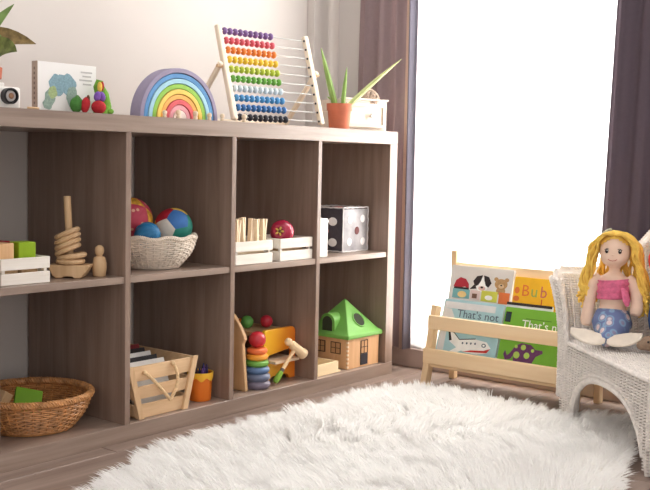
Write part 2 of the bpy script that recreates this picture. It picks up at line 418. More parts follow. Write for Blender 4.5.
# --- white picture book standing up
PAPER = mat('book_paper', (236, 230, 220), .8, .04, 50); COVERW = mat('white_cover', (244, 241, 238), .55, .02, 12); SPINE = mat('taupe_spine', (176, 158, 144), .6, .08, 40)
bk = thing('picture_book', 'white picture book with a leafy green print standing behind small plush toys', 'book', (-1.2605, .1, ZT+E_))
bw, bh, bt = .162, .112, .02
MB().box((.004, .002, .002), (bw-.003, bt-.002, bh-.002)).build('pages', PAPER, bk)
MB().box((.0005, 0, 0), (bw, .002, bh)).build('cover', COVERW, bk, bevel=.0006); MB().box((.0005, bt-.002, 0), (bw, bt, bh)).build('cover', COVERW, bk, bevel=.0006)
MB().box((-.0014, 0, 0), (.0005, bt, bh)).build('spine', SPINE, bk, bevel=.0004)
def blob(cx, cz, rx, rz, n=22, wob=.1, ph=0): return [(cx+rx*(1+wob*math.sin(5*a+ph))*math.cos(a), cz+rz*(1+wob*math.sin(4*a+ph))*math.sin(a)) for a in [2*PI*i/n for i in range(n)]]
SAGE = mat('print_sage', (150, 172, 160), .7, .2, 220); TEAL = mat('print_teal', (140, 172, 184), .7, .2, 220); LEAFG = mat('print_leaf', (172, 190, 136), .7, .2, 220); GREENP = mat('print_green', (92, 140, 72), .7, .2, 200)
for i, (cx, cz, rx, rz, m) in enumerate(((.052, .062, .022, .024, TEAL), (.082, .064, .022, .024, TEAL), (.032, .032, .014, .02, SAGE), (.04, .045, .012, .014, LEAFG), (.093, .038, .015, .024, SAGE), (.066, .073, .017, .014, TEAL), (.026, .018, .013, .012, SAGE), (.109, .024, .014, .018, GREENP))):
    MB().prism(blob(cx, cz, rx, rz, ph=i), lambda u, v, w_, k=i: Vector((u, -.0002-.0001*k-w_, v)), .0002).build('print', m, bk)
for i, (a, b) in enumerate(((.118, .15), (.123, .147), (.114, .15), (.124, .148))):
    MB().box((a, -.0006, .094-i*.009), (b, -.0001, .0975-i*.009)).build('print_line', mat('print_grey', (196, 192, 190), .7), bk)
for i in range(8): MB().box((-.0018, .008, .016+i*.011), (-.0013, .012, .022+i*.011)).build('print_line', mat('print_dark', (120, 106, 96), .7), bk)

# --- plain little plush toys in front of the book
FELTG = mat('green_felt', (112, 160, 62), .95, .2, 120, bump=.4); FELTR = mat('red_felt', (176, 44, 50), .95, .15, 120, bump=.4); FELTP = mat('purple_felt', (122, 84, 164), .95, .15, 120, bump=.4); FELTDG = mat('dark_green_felt', (70, 120, 56), .95, .2, 120, bump=.4)
FELTY = mat('yellow_felt', (226, 186, 84), .95, .15, 120, bump=.4)
p1 = thing('plush_toy', 'small green plush toy with a red ball and purple felt beside the white book', 'plush toy', (-1.118, .05, ZT+E_), group='little plush toys by the white book')
MB().tube([(.0, .012, .0), (.012, .014, .02), (.008, .014, .045), (-.002, .014, .065), (.0, .012, .078)], [.016, .019, .016, .012, .008], 14).build('body', FELTG, p1)
MB().ball((-.016, -.004, .0155), (.018, .015, .0152), 20).build('ball', FELTR, p1)
MB().ball((-.018, -.002, .04), (.009, .006, .012), 14, Ry(.4)).build('felt_patch', FELTP, p1); MB().ball((-.005, -.002, .04), (.009, .006, .012), 14, Ry(-.4)).build('felt_patch', FELTP, p1)
MB().ball((-.008, .002, .062), (.006, .006, .012), 12).build('felt_tuft', FELTY, p1); MB().ball((-.001, .002, .064), (.004, .005, .011), 12).build('felt_tuft', FELTR, p1)
MB().ball((.02, .006, .008), (.014, .012, .008), 14).build('foot', FELTG, p1)
p2 = thing('plush_toy', 'tiny dark green and red felt toy leaning on the white book', 'plush toy', (-1.172, .055, ZT+E_), group='little plush toys by the white book')
MB().ball((-.012, .008, .018), (.016, .01, .018), 18).build('body', FELTDG, p2); MB().ball((.008, 0, .019), (.011, .009, .019), 18, Ry(.25)).build('wing', FELTR, p2)
MB().ball((.013, -.003, .034), (.004, .004, .008), 10).build('felt_tuft', mat('brown_felt', (110, 70, 56), .95), p2)

# --- nested rainbow of wooden arches
rb = thing('rainbow_stacker', 'nested wooden rainbow stacker of coloured arches on the shelf top', 'toy', (-.893, .032, ZT+E_))
RC = [(150, 140, 164), (92, 146, 196), (164, 206, 222), (150, 198, 84), (238, 206, 104), (240, 178, 96), (222, 98, 104), (236, 168, 176), (244, 226, 216)]
R0 = .1295; dr = .0135
for i, c in enumerate(RC):
    ro = R0-i*dr*1.0; ri = ro-dr+.0016
    if i == len(RC)-1: ri = .0
    dep = .037 if i == 0 else .033
    y0 = 0 if i == 0 else .0015*(i % 2)
    poly = arc(0, 0, ro, 0, PI, 40) + (arc(0, 0, ri, PI, 0, 40) if ri > 0 else [])
    mb = MB(); n = 41
    if ri > 0:
        vs = []
        for yy in (y0, y0+dep):
            for k in range(n): a = PI*k/40; vs += [(ro*math.cos(a), yy, ro*math.sin(a)*.95), (ri*math.cos(a), yy, ri*math.sin(a)*.95)]
        fs = []
        for k in range(n-1):
            a, b = 2*k, 2*k+2; o2 = 2*n
            fs += [(a, b, b+1, a+1), (a+o2, a+1+o2, b+1+o2, b+o2), (a, a+o2, b+o2, b), (a+1, b+1, b+1+o2, a+1+o2)]
        for k in (0, 2*(n-1)): fs.append((k, k+1, k+1+2*n, k+2*n))
        mb.add(vs, fs)
    else:
        mb.prism([(ro*math.cos(PI*k/24), ro*math.sin(PI*k/24)*.95) for k in range(25)], lambda u, v, w_: Vector((u, y0+w_, v)), dep)
    mb.build('arch', mat('arch_%d' % i, c, .6, .06, 40), rb, bevel=.0012)

# --- little wooden peg heads along the edge
def peg_knob(x, y, s, label):
    o = MB().lathe([(.0052*s, 0), (.0062*s, .004*s), (.0048*s, .008*s), (.0066*s, .0115*s), (.0074*s, .0155*s), (.0060*s, .020*s), (.003*s, .0222*s), (0, .0225*s)], seg=20).build('peg_figure', BEECHP)
    o.location = (x, y, ZT+E_); return tag(o, label, 'peg figure', 'tiny wooden peg figures on the shelf edge')
for x, s, lb in ((-.954, .8, 'tiny wooden peg figure before the yellow arch end of the rainbow, leftmost'), (-.909, .95, 'tiny wooden peg figure before the middle of the rainbow'), (-.852, .95, 'tiny wooden peg figure before the right half of the rainbow'),
                 (-.803, .85, 'tiny wooden peg figure before the right foot of the rainbow'), (-.757, .85, 'tiny wooden peg figure between the rainbow and the abacus'), (-.671, 1.0, 'pale tiny wooden peg figure before the black abacus beads')):
    peg_knob(x, .022 if s < 1 else .026, s, lb)

# --- abacus
ab = thing('abacus', 'large wooden bead abacus with ten coloured rows on the shelf top', 'abacus', (-.51, .054, ZT+E_), math.radians(-7))
# front frame leans back: posts lie in planes x=const
xL, xR = -.160, .160            # local x of the posts
yb, yt, hz = -.012, .066, .262
def fp(z): return yb+(yt-yb)*z/hz   # y of the frame at height z
FR = WHITEWASH; PSt = wood('abacus_wood', (232, 212, 184), (246, 232, 212), 2, 1.5)
for x in (xL, xR):
    MB().beam((x, yb, .008), (x, yt, hz), .017, .015).build('post', PSt, ab, bevel=.004, seg=3)
    MB().beam((x+(-.016 if x < 0 else .016), fp(.15)-.004, .16), (x+(-.016 if x < 0 else .016), .165, .0065), .014, .013).build('support_leg', PSt, ab, bevel=.004, seg=3)
    s_ = -1 if x < 0 else 1
    MB().tube([(x+s_*.008, fp(.15), .15), (x+s_*.026, fp(.15), .15)], .005, 10).build('pivot', BEECH, ab)
MB().tube([(xL-.016, .16, .012), (xR+.016, .16, .012)], .005, 10).build('rear_bar', PSt, ab)
STEEL = mat('steel_rod', (196, 194, 190), .3, .05, 30)
AB = [(128, 96, 150), (214, 92, 104), (230, 130, 54), (236, 194, 58), (182, 196, 66), (104, 166, 66), (206, 216, 220), (76, 146, 196), (56, 112, 172), (46, 44, 52)]
bead = MB().lathe([(.0025, -.0055), (.0075, -.0052), (.0105, -.002), (.0112, 0), (.0105, .002), (.0075, .0052), (.0025, .0055)], seg=14, M=Ry(PI/2))
bead = MB().lathe([(.0022, -.0062), (.0062, -.0058), (.0092, -.0032), (.0102, 0), (.0092, .0032), (.0062, .0058), (.0022, .0062)], seg=12, M=Ry(PI/2))
for k in range(10):
    z = hz-.014-k*(hz-.030)/9.0; y = fp(z)
    MB().tube([(xL, y, z), (xR, y, z)], .0016, 6).build('rod', STEEL, ab)
    m = col('bead_%d' % k, AB[k], .35, coat=.3)
    MB().lathe([(.0032, 0), (.0032, .002), (0, .002)], (xR-.0085, y-.004, z), 10, Ry(-PI/2)).build('rod_cap', BLACK, ab)
    b0 = None
    for j in range(10):
        x = xL+.021+j*.0182
        if b0 is None: b0 = bead.build('bead', m, ab); b0.location = (x, y, z)
        else: share(b0, 'bead', ab, (x, y, z))

# --- little white drawer chest, aloe in front of it, woven ball on top
ch = thing('drawer_chest', 'small white wooden drawer chest behind the aloe pot', 'drawer chest', (-.084, .070, ZT+E_), math.radians(-14))
CREAM = wood('cream_paint', (206, 192, 176), (222, 210, 196), 0, 1.2)
cw, cd, chh = .090, .105, .094
MB().box((-cw, 0, 0), (cw, cd, .058)).build('body', CREAM, ch, bevel=.002)
for lo, hi in (((-cw, 0, .058), (cw, .006, chh)), ((-cw, cd-.006, .058), (cw, cd, chh)), ((-cw, .006, .058), (-cw+.006, cd-.006, chh)), ((cw-.006, .006, .058), (cw, cd-.006, chh))): MB().box(lo, hi).build('side', CREAM, ch, bevel=.001)
MB().box((-cw-.003, -.006, chh), (cw+.003, .006, chh+.005)).build('top_moulding', CREAM, ch, bevel=.0015)
dr_ = MB().box((-cw+.012, -.005, .010), (cw-.012, 0, chh-.010)).build('drawer', CREAM, ch, bevel=.0015)
fr_ = MB()
for lo, hi in (((-cw+.012, -.010, .010), (cw-.012, -.005, .020)), ((-cw+.012, -.010, chh-.02), (cw-.012, -.005, chh-.010)), ((-cw+.012, -.010, .02), (-cw+.022, -.005, chh-.02)), ((cw-.022, -.010, .02), (cw-.012, -.005, chh-.02))): fr_.box(lo, hi)
fr_.build('drawer_moulding', CREAM, dr_, bevel=.001)
MB().lathe([(.004, 0), (.004, .006), (.009, .010), (.0085, .015), (0, .018)], (.02, -.005, chh/2), 18, Rx(PI/2)).build('knob', WHITEP, dr_)
RATT = mat('rattan_weave', (172, 150, 134), .8, .2, 60)
wbm = MB()
for i in range(30):
    q = Vector(rng.normal(size=3)).normalized().to_track_quat('Z', 'Y').to_matrix().to_4x4()
    wbm.ring((0, 0, .0375), .0355-.001*(i % 2), .0020, 28, 5, q)
wbm.ball((0, 0, .0375), .0325, 20)
wo = wbm.build('woven_ball', RATT); wo.location = (-.040, .0905, ZT+.0606); tag(wo, 'round woven rattan ball resting in the top of the white drawer chest', 'ball')
al = thing('aloe_plant', 'aloe with three long leaves in a terracotta pot on the shelf top', 'plant', (-.236, .05, ZT+E_), .1)
MB().lathe([(.027, 0), (.030, .0), (.0345, .054), (.0375, .054), (.0385, .074), (.0345, .074), (.033, .062), (0, .06)], seg=36).build('pot', TERRA, al)
MB().lathe([(0, .0605), (.0325, .063), (.015, .067), (0, .068)]).build('soil', SOIL, al)
ALOE = mat('aloe_green', (142, 176, 92), .4, .2, 25, stretch=(1, 1, .2)); ALOEP = mat('aloe_pale', (196, 204, 140), .4, .2, 25)
def aloe(a, b, c, w_, m):
    pts = bez(a, b, c, 14); mb = MB(); mb.tube(pts, [w_*(1-(i/14)**2.6)+.0016 for i in range(15)], 10, flat=.55); mb.build('leaf', m, al)
VR = Vector((.62, -.78, 0)); VI = Vector((.78, .62, 0))       # across / into the view, real directions in the room
def VV(r_, i_, z): return VR*r_+VI*i_+Vector((0, 0, z))
aloe(VV(-.012, 0, .064), VV(-.035, 0, .15), VV(-.058, .005, .236), .0150, ALOE)
aloe(VV(.010, -.004, .064), VV(.012, -.004, .12), VV(.02, 0, .182), .0105, ALOE)
aloe(VV(.022, .004, .062), VV(.08, .01, .125), VV(.185, .012, .212), .0125, ALOEP)
aloe(VV(-.004, .01, .062), VV(-.02, .012, .085), VV(-.035, .015, .095), .006, ALOE)

# ================================================================== upper compartments
def slat_crate(name, label, loc, wx_, wy_, hz_, m=WHITEWASH, group=None, rz=0, slat=.0052, gap=.007):
    t = thing(name, label, 'crate', loc, rz, group)
    th = .005; sh_ = (hz_-gap)/2
    for k in (0, 1):
        z0 = k*(sh_+gap)
        for y0 in (0, wy_-th): MB().box((0, y0, z0), (wx_, y0+th, z0+sh_)).build('slat', m, t, bevel=.0008, seg=1)
        for x0 in (0, wx_-th): MB().box((x0, th, z0), (x0+th, wy_-th, z0+sh_)).build('slat', m, t, bevel=.0008, seg=1)
    for x0 in (th, wx_-2*th-.003):
        for y0 in (th, wy_-2*th-.003): MB().box((x0, y0, .001), (x0+th+.003, y0+th+.003, hz_-.002)).build('corner_post', m, t)
    MB().box((th, th, 0), (wx_-th, wy_-th, .004)).build('base', m, t)
    return t
Y1 = S1+E_
c1 = slat_crate('slatted_crate', 'whitewashed slatted crate holding cubes beside the wooden ring stacker', (-1.403, .03, Y1), .124, .15, .057, group='whitewashed slatted crates')
def cube_block(x, y, z, s, rgb, label, rz=0, m=None, group='wooden cubes'):
    o = MB().box((-s/2, -s/2, 0), (s/2, s/2, s)).build('wooden_cube', m or col('cube_%d_%d_%d' % rgb, rgb, .5), bevel=.0018)
    o.location = (x, y, z); o.rotation_euler = (0, 0, rz); return tag(o, label, 'block', group)
cz = Y1+.0046
for i, (x, y) in enumerate(((-1.365, .075), (-1.315, .075), (-1.365, .127), (-1.315, .127))):
    cube_block(x, y, cz, .042, (214, 170, 120), 'plain wooden cube low in the slatted crate, at its %s corner' % ('front left', 'front right', 'rear left', 'rear right')[i], 0, BEECH)
zb = cz+.0425
cube_block(-1.378, .07, zb, .041, (222, 180, 130), 'natural wooden cube on top of the crate of cubes', .12, wood('cube_wood', (214, 166, 116), (232, 192, 146), 2, 2))
cube_block(-1.318, .075, zb, .041, (152, 186, 38), 'lime green wooden cube on top of the crate of cubes', -.1)
cube_block(-1.345, .13, zb, .040, (166, 44, 52), 'red wooden cube behind the lime green one in the crate', .3)

# ring stacker, natural
st = thing('ring_stacker', 'natural wooden ring stacker with tilted rings and a tall peg', 'toy', (-1.190, .075, Y1))
MB().prism([(-.046, .026), (-.047, .030), (.047, .030), (.046, .026), (.034, .006), (.028, 0), (.014, .0), (.010, .004), (-.010, .004), (-.014, 0), (-.028, 0), (-.036, .006)], lambda u, v, w_: VR*u + VI*(w_-.026) + Vector((0, 0, v)), .052).build('base', BEECH, st, bevel=.002)
MB().tube([(0, 0, .03)+Vector((0, 0, 0)) if False else (0, 0, .03), VV(-.008, 0, .186)], .0082, 16).build('peg', BEECH, st, bevel=.0015)
for k, (z, dx, tilt, R_) in enumerate(((.0372, .0, .0, .0245), (.049, .006, -.14, .026), (.064, -.012, -.42, .0235), (.0765, -.013, -.42, .0235), (.089, -.014, -.42, .0235), (.101, -.0155, -.42, .0225))):
    Mx = Matrix.Rotation(tilt, 4, VI)
    MB().ring(VV(dx*.5+.0, 0, z), R_+.002, .0066, 36, 10, Mx, flat=.95).build('ring', BEECH, st)
pd = MB().lathe([(.013, 0), (.0145, .002), (.0165, .018), (.0162, .03), (.014, .04), (.0125, .0445), (.008, .046), (.0065, .048), (.0095, .053), (.0108, .060), (.0095, .067), (.005, .0715), (0, .073)], seg=28).build('peg_doll', BEECH)
pd.location = (-1.127, .05, Y1); tag(pd, 'plain wooden peg doll standing right of the ring stacker', 'peg doll')

# --- white wicker basket of balls
WICKW = mat('white_wicker', (226, 212, 196), .75, .12, 70)
def basket(name, label, loc, R0_, R1_, h, N, rows, m, ell=1.0, wav=.0, rim=.006, rz=0, bulge=.02, group=None, rt=None, twist=.014):
    t = thing(name, label, 'basket', loc, rz, group)
    def S(s, tt):
        a = 2*PI*s; r_ = R0_+(R1_-R0_)*tt+bulge*math.sin(PI*tt*.9)
        p = Vector((r_*math.cos(a), r_*math.sin(a)*ell, .005+h*tt + wav*math.sin(9*a)*tt**3))
        return p, Vector((math.cos(a), math.sin(a)*ell, -.3)).normalized()
    mb = MB(); weave(mb, S, N, rows, .0022, rt or h/rows*.52, .0019, True, stake_r=.0022); stuff(mb.build('woven_side', m, t))
    mb = MB(); braid(mb, [S(i/64, 1)[0] for i in range(65)], rim, twist, True); stuff(mb.build('rim', m, t))
    MB().lathe([(0, .001), (R0_, .001), (R0_+.003, .006), (R0_, .009), (0, .009)], seg=40, ey=ell).build('base', m, t)
    return t, S
wbx, wby = -.900, .122
basket('wicker_basket', 'round white wicker basket filled with balls', (wbx, wby, Y1), .068, .104, .074, 36, 15, WICKW, 1, .003, .0055, bulge=.012)
def sphere_patch(verts, n=6):
    """spherical polygon patch (unit) as a fan grid"""
    c = sum(verts, Vector()).normalized(); vs = []; fs = []; k = len(verts)
    for i in range(k):
        a, b = verts[i], verts[(i+1) % k]; base = len(vs)
        idx = {}
        for u in range(n+1):
            for v in range(n+1-u):
                wq = n-u-v; idx[(u, v)] = len(vs); vs.append((a*u+b*v+c*wq).normalized())
        for u in range(n):
            for v in range(n-u):
                fs.append((idx[(u, v)], idx[(u+1, v)], idx[(u, v+1)]))
                if u+v < n-1: fs.append((idx[(u+1, v)], idx[(u+1, v+1)], idx[(u, v+1)]))
    return vs, fs, c
phi = (1+5**.5)/2
ico = [Vector(v).normalized() for v in [(0, 1, phi), (0, -1, phi), (0, 1, -phi), (0, -1, -phi), (1, phi, 0), (-1, phi, 0), (1, -phi, 0), (-1, -phi, 0), (phi, 0, 1), (-phi, 0, 1), (phi, 0, -1), (-phi, 0, -1)]]
dod = []
for i in range(12):
    for j in range(i+1, 12):
        for k in range(j+1, 12):
            if (ico[i]-ico[j]).length < 1.1 and (ico[j]-ico[k]).length < 1.1 and (ico[i]-ico[k]).length < 1.1: dod.append((ico[i]+ico[j]+ico[k]).normalized())
VIEW = -VI                                          # towards where the ball shows its white patch
def aim(face, target, spin=0):
    q = face.rotation_difference(target); return Matrix.Rotation(spin, 3, target) @ q.to_matrix()
pbx = thing('patchwork_ball', 'soft patchwork ball with a white pentagon, blue, red and green in the wicker basket', 'ball', (wbx+.050, wby-.022, Y1+.053), group='balls in the white wicker basket')
PCOL = [(226, 218, 206), (62, 112, 176), (170, 36, 52), (48, 136, 120), (226, 190, 80), (170, 36, 52)]
face0 = ico[0]; tgt = (VIEW*.86 - VR*.36 - Vector((0, 0, .12))).normalized(); RM = aim(face0, tgt, .35)
# pick panel colours by where they sit on the ball
for c_i, ax in enumerate(ico):
    near = sorted(dod, key=lambda d: -d.dot(ax))[:5]; t1 = ax.orthogonal().normalized(); t2 = ax.cross(t1)
    near.sort(key=lambda d: math.atan2(d.dot(t2), d.dot(t1)))
    vs, fs, c = sphere_patch(near, 5)
    axw = RM @ ax; rr, zz = axw.dot(VR), axw.z
    if (axw-tgt).length < .1: ci = 0
    elif axw.dot(VIEW) > -.2:
        ang = math.degrees(math.atan2(zz-tgt.z, rr-tgt.dot(VR)))
        ci = 1 if 25 < ang < 95 else (2 if 95 <= ang <= 190 else (3 if -50 < ang <= 25 else 4))
    else: ci = 4
    def puff(v): return (RM @ v)*.0485*(1+.012*max(0, v.dot(ax)-.8)/.2)
    MB().add([puff(v)+Vector((0, 0, .0485)) for v in vs], fs).build('panel', mat('ball_panel_%d' % ci, PCOL[ci], .6, .08, 60), pbx, ang=80)
# pink and yellow gored ball
pk = thing('pink_ball', 'large pink and yellow patterned ball at the back of the wicker basket', 'ball', (wbx-.032, wby+.050, Y1+.060), group='balls in the white wicker basket')
m_p, nt, b = nt_new('pink_dots'); 
tcn = nt.nodes.new('ShaderNodeTexCoord'); vo = nt.nodes.new('ShaderNodeTexVoronoi'); vo.inputs['Scale'].default_value = 62; vo.inputs['Randomness'].default_value = .5
rpn = nt.nodes.new('ShaderNodeValToRGB'); rpn.color_ramp.elements[0].position = .22; rpn.color_ramp.elements[1].position = .3; rpn.color_ramp.elements[0].color = lin((232, 178, 150)); rpn.color_ramp.elements[1].color = lin((190, 62, 84))
nt.links.new(tcn.outputs['Object'], vo.inputs['Vector']); nt.links.new(vo.outputs['Distance'], rpn.inputs[0]); nt.links.new(rpn.outputs[0], b.inputs['Base Color']); b.inputs['Roughness'].default_value = .6
YELP = mat('yellow_pattern', (214, 160, 60), .6, .35, 90)
Rp = .058
Q = Matrix.Rotation(.9, 4, VI) @ Matrix.Rotation(.35, 4, VR)
for g in range(6):
    vs = []
    for i in range(17):
        th = PI*i/16
        for k in range(9):
            a = 2*PI*(g+k/8)/6+1.9; rr = Rp*(1+.0-.012*abs(k/4-1)**6)
            vs.append(Q @ Vector((rr*math.sin(th)*math.cos(a), rr*math.sin(th)*math.sin(a), rr*math.cos(th)))+Vector((0, 0, Rp)))
    MB().add(vs, [(i*9+k, i*9+k+1, (i+1)*9+k+1, (i+1)*9+k) for i in range(16) for k in range(8)]).build('gore', (m_p if g % 3 != 0 else YELP), pk, ang=80)
# blue ridged ball
bb_ = MB(); seg = 60; n = 30; vs = []; Qb = Matrix.Rotation(1.2, 4, VI) @ Matrix.Rotation(.5, 4, VR)
for i in range(n+1):
    th = PI*i/n
    for k in range(seg):
        a = 2*PI*k/seg; rr = .0335*(1-.09*(.5+.5*math.cos(12*a+2.2*th))*math.sin(th))
        vs.append(Qb @ Vector((rr*math.sin(th)*math.cos(a), rr*math.sin(th)*math.sin(a), -rr*math.cos(th)))+Vector((0, 0, .0335)))
bb_.add(vs, [(i*seg+k, i*seg+(k+1) % seg, (i+1)*seg+(k+1) % seg, (i+1)*seg+k) for i in range(n) for k in range(seg)])
ob = bb_.build('ridged_ball', mat('blue_teal', (44, 116, 164), .35, .2, 30), None, ang=80); ob.location = (-.950, .085, Y1+.052); tag(ob, 'blue ridged ball at the left of the wicker basket', 'ball', 'balls in the white wicker basket')

# --- the two crates of the third compartment
slat_crate('slatted_crate', 'white slatted crate full of wooden clothes pegs', (-.711, .012, Y1), .146, .14, .061, group='whitewashed slatted crates')
PEGW = wood('peg_wood', (238, 210, 172), (248, 228, 198), 2, 2); WIRE = mat('peg_wire', (176, 168, 160), .3)
def clothes_peg(M, label):
    t = thing('clothes_peg', label, 'clothes peg', M.to_translation(), 0, 'clothes pegs in the crate'); t.rotation_euler = M.to_euler()
    for s in (-1, 1):
        MB().prism([(s*.0008, 0), (s*.0058, .0), (s*.0070, .02), (s*.0074, .04), (s*.0102, .072), (s*.0040, .072), (s*.0008, .042)], lambda u, v, w_: Vector((u, w_-.006, v)), .012).build('jaw', PEGW, t, bevel=.0006, seg=1)
    MB().ring((0, 0, .042), .0048, .001, 14, 5, Rx(PI/2)).build('spring', WIRE, t)
spots = [(-.690, .030, .06, .1, 'wooden clothes peg at the left end of the peg crate'), (-.664, .032, -.05, .35, 'wooden clothes peg standing tallest at the left of the peg crate'), (-.634, .034, .14, .1, 'wooden clothes peg left of the middle in the peg crate'),
         (-.613, .030, -.03, .4, 'wooden clothes peg right of the middle in the peg crate'), (-.584, .033, .05, .1, 'wooden clothes peg at the right end of the peg crate'), (-.648, .064, -.12, .5, 'wooden clothes peg leaning behind the front row in the peg crate'), (-.600, .064, .10, .3, 'wooden clothes peg behind the right end of the peg crate')]
for i, (x, y, ti, rz, lb) in enumerate(spots):
    clothes_peg(T(x, y, Y1+.046+.006*(i == 1)) @ Rz(rz) @ Ry(ti), lb)
bx_ = MB().box((-.058, -.05, 0), (.058, .05, .0405)).build('peg_box', PEGW); bx_.location = (-.638, .082, Y1+.0046); tag(bx_, 'plain wooden board under the clothes pegs', 'board')
slat_crate('slatted_crate', 'white slatted crate with a red wooden apple in it', (-.534, .012, Y1), .139, .14, .062, group='whitewashed slatted crates')
ap = thing('wooden_apple', 'red wooden apple with a flower-shaped hole in a white crate', 'toy apple', (-.482, .052, Y1+.0430))
REDG = mat('glossy_red', (168, 36, 66), .25, .12, 20, coat=.5)
ax3 = (VIEW*.9-VR*.2+Vector((0, 0, .12))).normalized(); QA = ax3.to_track_quat('Z', 'Y').to_matrix().to_4x4()
MB().lathe([(0, -.030), (.012, -.031), (.024, -.024), (.0335, -.008), (.0345, .006), (.028, .022), (.018, .029), (.011, .029), (.0075, .024), (0, .022)], (0, 0, .034), 36, QA).build('body', REDG, ap)
for k in range(5):
    a = 2*PI*k/5
    MB().ball(Vector((0, 0, .034))+QA @ Vector((.0085*math.cos(a), .0085*math.sin(a), .0285)), (.0052, .003, .0016), 10, QA @ Rz(a)).build('petal', col('petal_yellow', (228, 190, 96)), ap)
MB().ball(Vector((0, 0, .034))+QA @ Vector((0, 0, .0265)), (.0055, .0055, .003), 12, QA).build('core', mat('dark_core', (70, 40, 34), .6), ap)
cr_in = MB().box((-.052, -.05, 0), (.05, .05, .0375)).build('wooden_board', BEECH); cr_in.location = (-.463, .085, Y1+.0046); tag(cr_in, 'natural wooden board under the red apple', 'board')

# --- fourth compartment: white block and soft dotted cube
wbk = thing('white_box', 'narrow white wooden box beside the soft grey cube', 'box', (-.3735, .018, Y1))
MB().box((0, 0, 0), (.056, .075, .112)).build('body', WHITEP, wbk, bevel=.002)
MB().box((-.0, -.001, .100), (.057, .076, .106)).build('lid', WHITEP, wbk, bevel=.001)
sc_ = thing('soft_cube', 'soft black and grey fabric cube with dots in the upper right compartment', 'soft toy', (-.121, .135, Y1), .04)
CHAR = mat('charcoal_fabric', (70, 64, 70), .85, .12, 90, bump=.2); GREY = mat('silver_fabric', (166, 162, 164), .45, .35, 18, bump=.3); DOTW = mat('dot_white', (236, 232, 230), .7); PIPE = mat('piping_white', (220, 214, 212), .7); DOTM = mat('dot_maroon', (112, 66, 66), .7)
hs = .066
def pil(axis, sgn):
    n = 10; vs = []
    for i in range(n+1):
        for j in range(n+1):
            u, v = i/n*2-1, j/n*2-1; bulge = .006*(1-u*u)*(1-v*v)-.003*(u*u+v*v-u*u*v*v)*0
            p = [0, 0, 0]; p[axis] = sgn*(hs+bulge); p[(axis+1) % 3] = u*hs; p[(axis+2) % 3] = v*hs
            vs.append(Vector(p)+Vector((0, 0, hs)))
    return vs, [(i*(n+1)+j, (i+1)*(n+1)+j, (i+1)*(n+1)+j+1, i*(n+1)+j+1) for i in range(n) for j in range(n)]
for axis in range(3):
    for sgn in (-1, 1):
        m = GREY if axis == 1 else CHAR
        vs, fs = pil(axis, sgn)
        if axis == 2 and sgn < 0: vs = [Vector((v.x, v.y, max(v.z, 0))) for v in vs]
        MB().add(vs, fs).build('side', m, sc_, ang=80)
edges = []
for a in (-1, 1):
    for b in (-1, 1): edges += [((-1, a, b), (1, a, b)), ((a, -1, b), (a, 1, b)), ((a, b, -1), (a, b, 1))]
for p, q in edges:
    p, q = Vector(p)*hs, Vector(q)*hs
    pts = [p.lerp(q, i/14)*(1.015+.012*math.sin(i*2.1)) + Vector((0, 0, hs+.0035)) for i in range(15)]
    for v in pts: v.z = max(v.z, .0022)
    MB().tube(pts, .0021, 6).build('piping', PIPE, sc_)
def dot(axis, sgn, u, v, r_, m, ex=1.0):
    c = [0, 0, 0]; c[axis] = sgn*(hs+.0052*(1-(u/hs)**2)*(1-(v/hs)**2)+.0012); c[(axis+1) % 3] = u; c[(axis+2) % 3] = v
    rr = [r_*1.0]*3; rr[axis] = .0016; rr[(axis+1) % 3] = r_*ex
    MB().ball(Vector(c)+Vector((0, 0, hs)), rr, 16).build('dot', m, sc_)
for u, v, m in ((-.034, -.036, DOTW), (.034, -.034, DOTW), (-.034, .036, DOTW), (.036, .034, DOTW), (0, 0, DOTM)): dot(1, -1, u, v, .0125, m)      # for axis 1: u along z, v along x
for u, v, m in ((-.03, .028, DOTW), (.0, -.002, col('dot_pink', (216, 150, 150))), (-.03, -.036, DOTW), (.022, .028, DOTW), (.026, -.036, DOTW)): dot(0, -1, u, v, .013, m, 1.3)
for u, v, m in ((-.03, -.02, col('dot_red', (190, 90, 90))), (.02, -.03, DOTW), (.03, .03, DOTW)): dot(2, 1, u, v, .014, m)

# ================================================================== lower compartments
Y0 = Z0+E_
# --- brown wicker basket with blocks
WICKB = mat('brown_wicker', (192, 136, 84), .45, .35, 60, spec=.5)
bbx, bby = -1.244, .150
basket('wicker_basket', 'wide brown wicker basket with loose blocks in the lower left compartment', (bbx, bby, Y0), .098, .134, .074, 44, 15, WICKB, .98, .0, .0080, bulge=.010, twist=.02)
def loose_block(lo_sz, loc, rot, m, label):
    a, b, c = lo_sz
    o = MB().box((-a/2, -b/2, -c/2), (a/2, b/2, c/2)).build('toy_block', m, bevel=.0015); o.location = loc; o.rotation_euler = rot
    return tag(o, label, 'block', 'blocks in the brown basket')
loose_block((.062, .012, .06), (bbx-.016, bby-.01, Y0+.064), (-.75, .25, -.5), col('lime_board', (120, 168, 44), .5), 'lime green wooden tile leaning in the brown basket')
loose_block((.032, .030, .055), (bbx-.085, bby+.0, Y0+.070), (.2, .5, .4), BEECH, 'natural wooden block leaning in the brown basket')
for i, (dx, dy, rz, c, lb) in enumerate(((.05, .02, .3, (150, 108, 70), 'tan wooden block at the right inside the brown basket'), (-.06, .04, 1.0, (120, 52, 44), 'dark red wooden block inside the brown basket'), (0, .05, .1, (96, 70, 52), 'dark brown wooden block at the back inside the brown basket'),
                                       (.03, -.05, .8, (168, 120, 76), 'tan wooden block at the front inside the brown basket'), (-.05, -.045, .2, (92, 64, 50), 'dark wooden block at the front left inside the brown basket'))):
    loose_block((.045, .03, .022), (bbx+dx, bby+dy, Y0+.0212), (0, 0, rz), col('bblock%d' % i, c), lb)

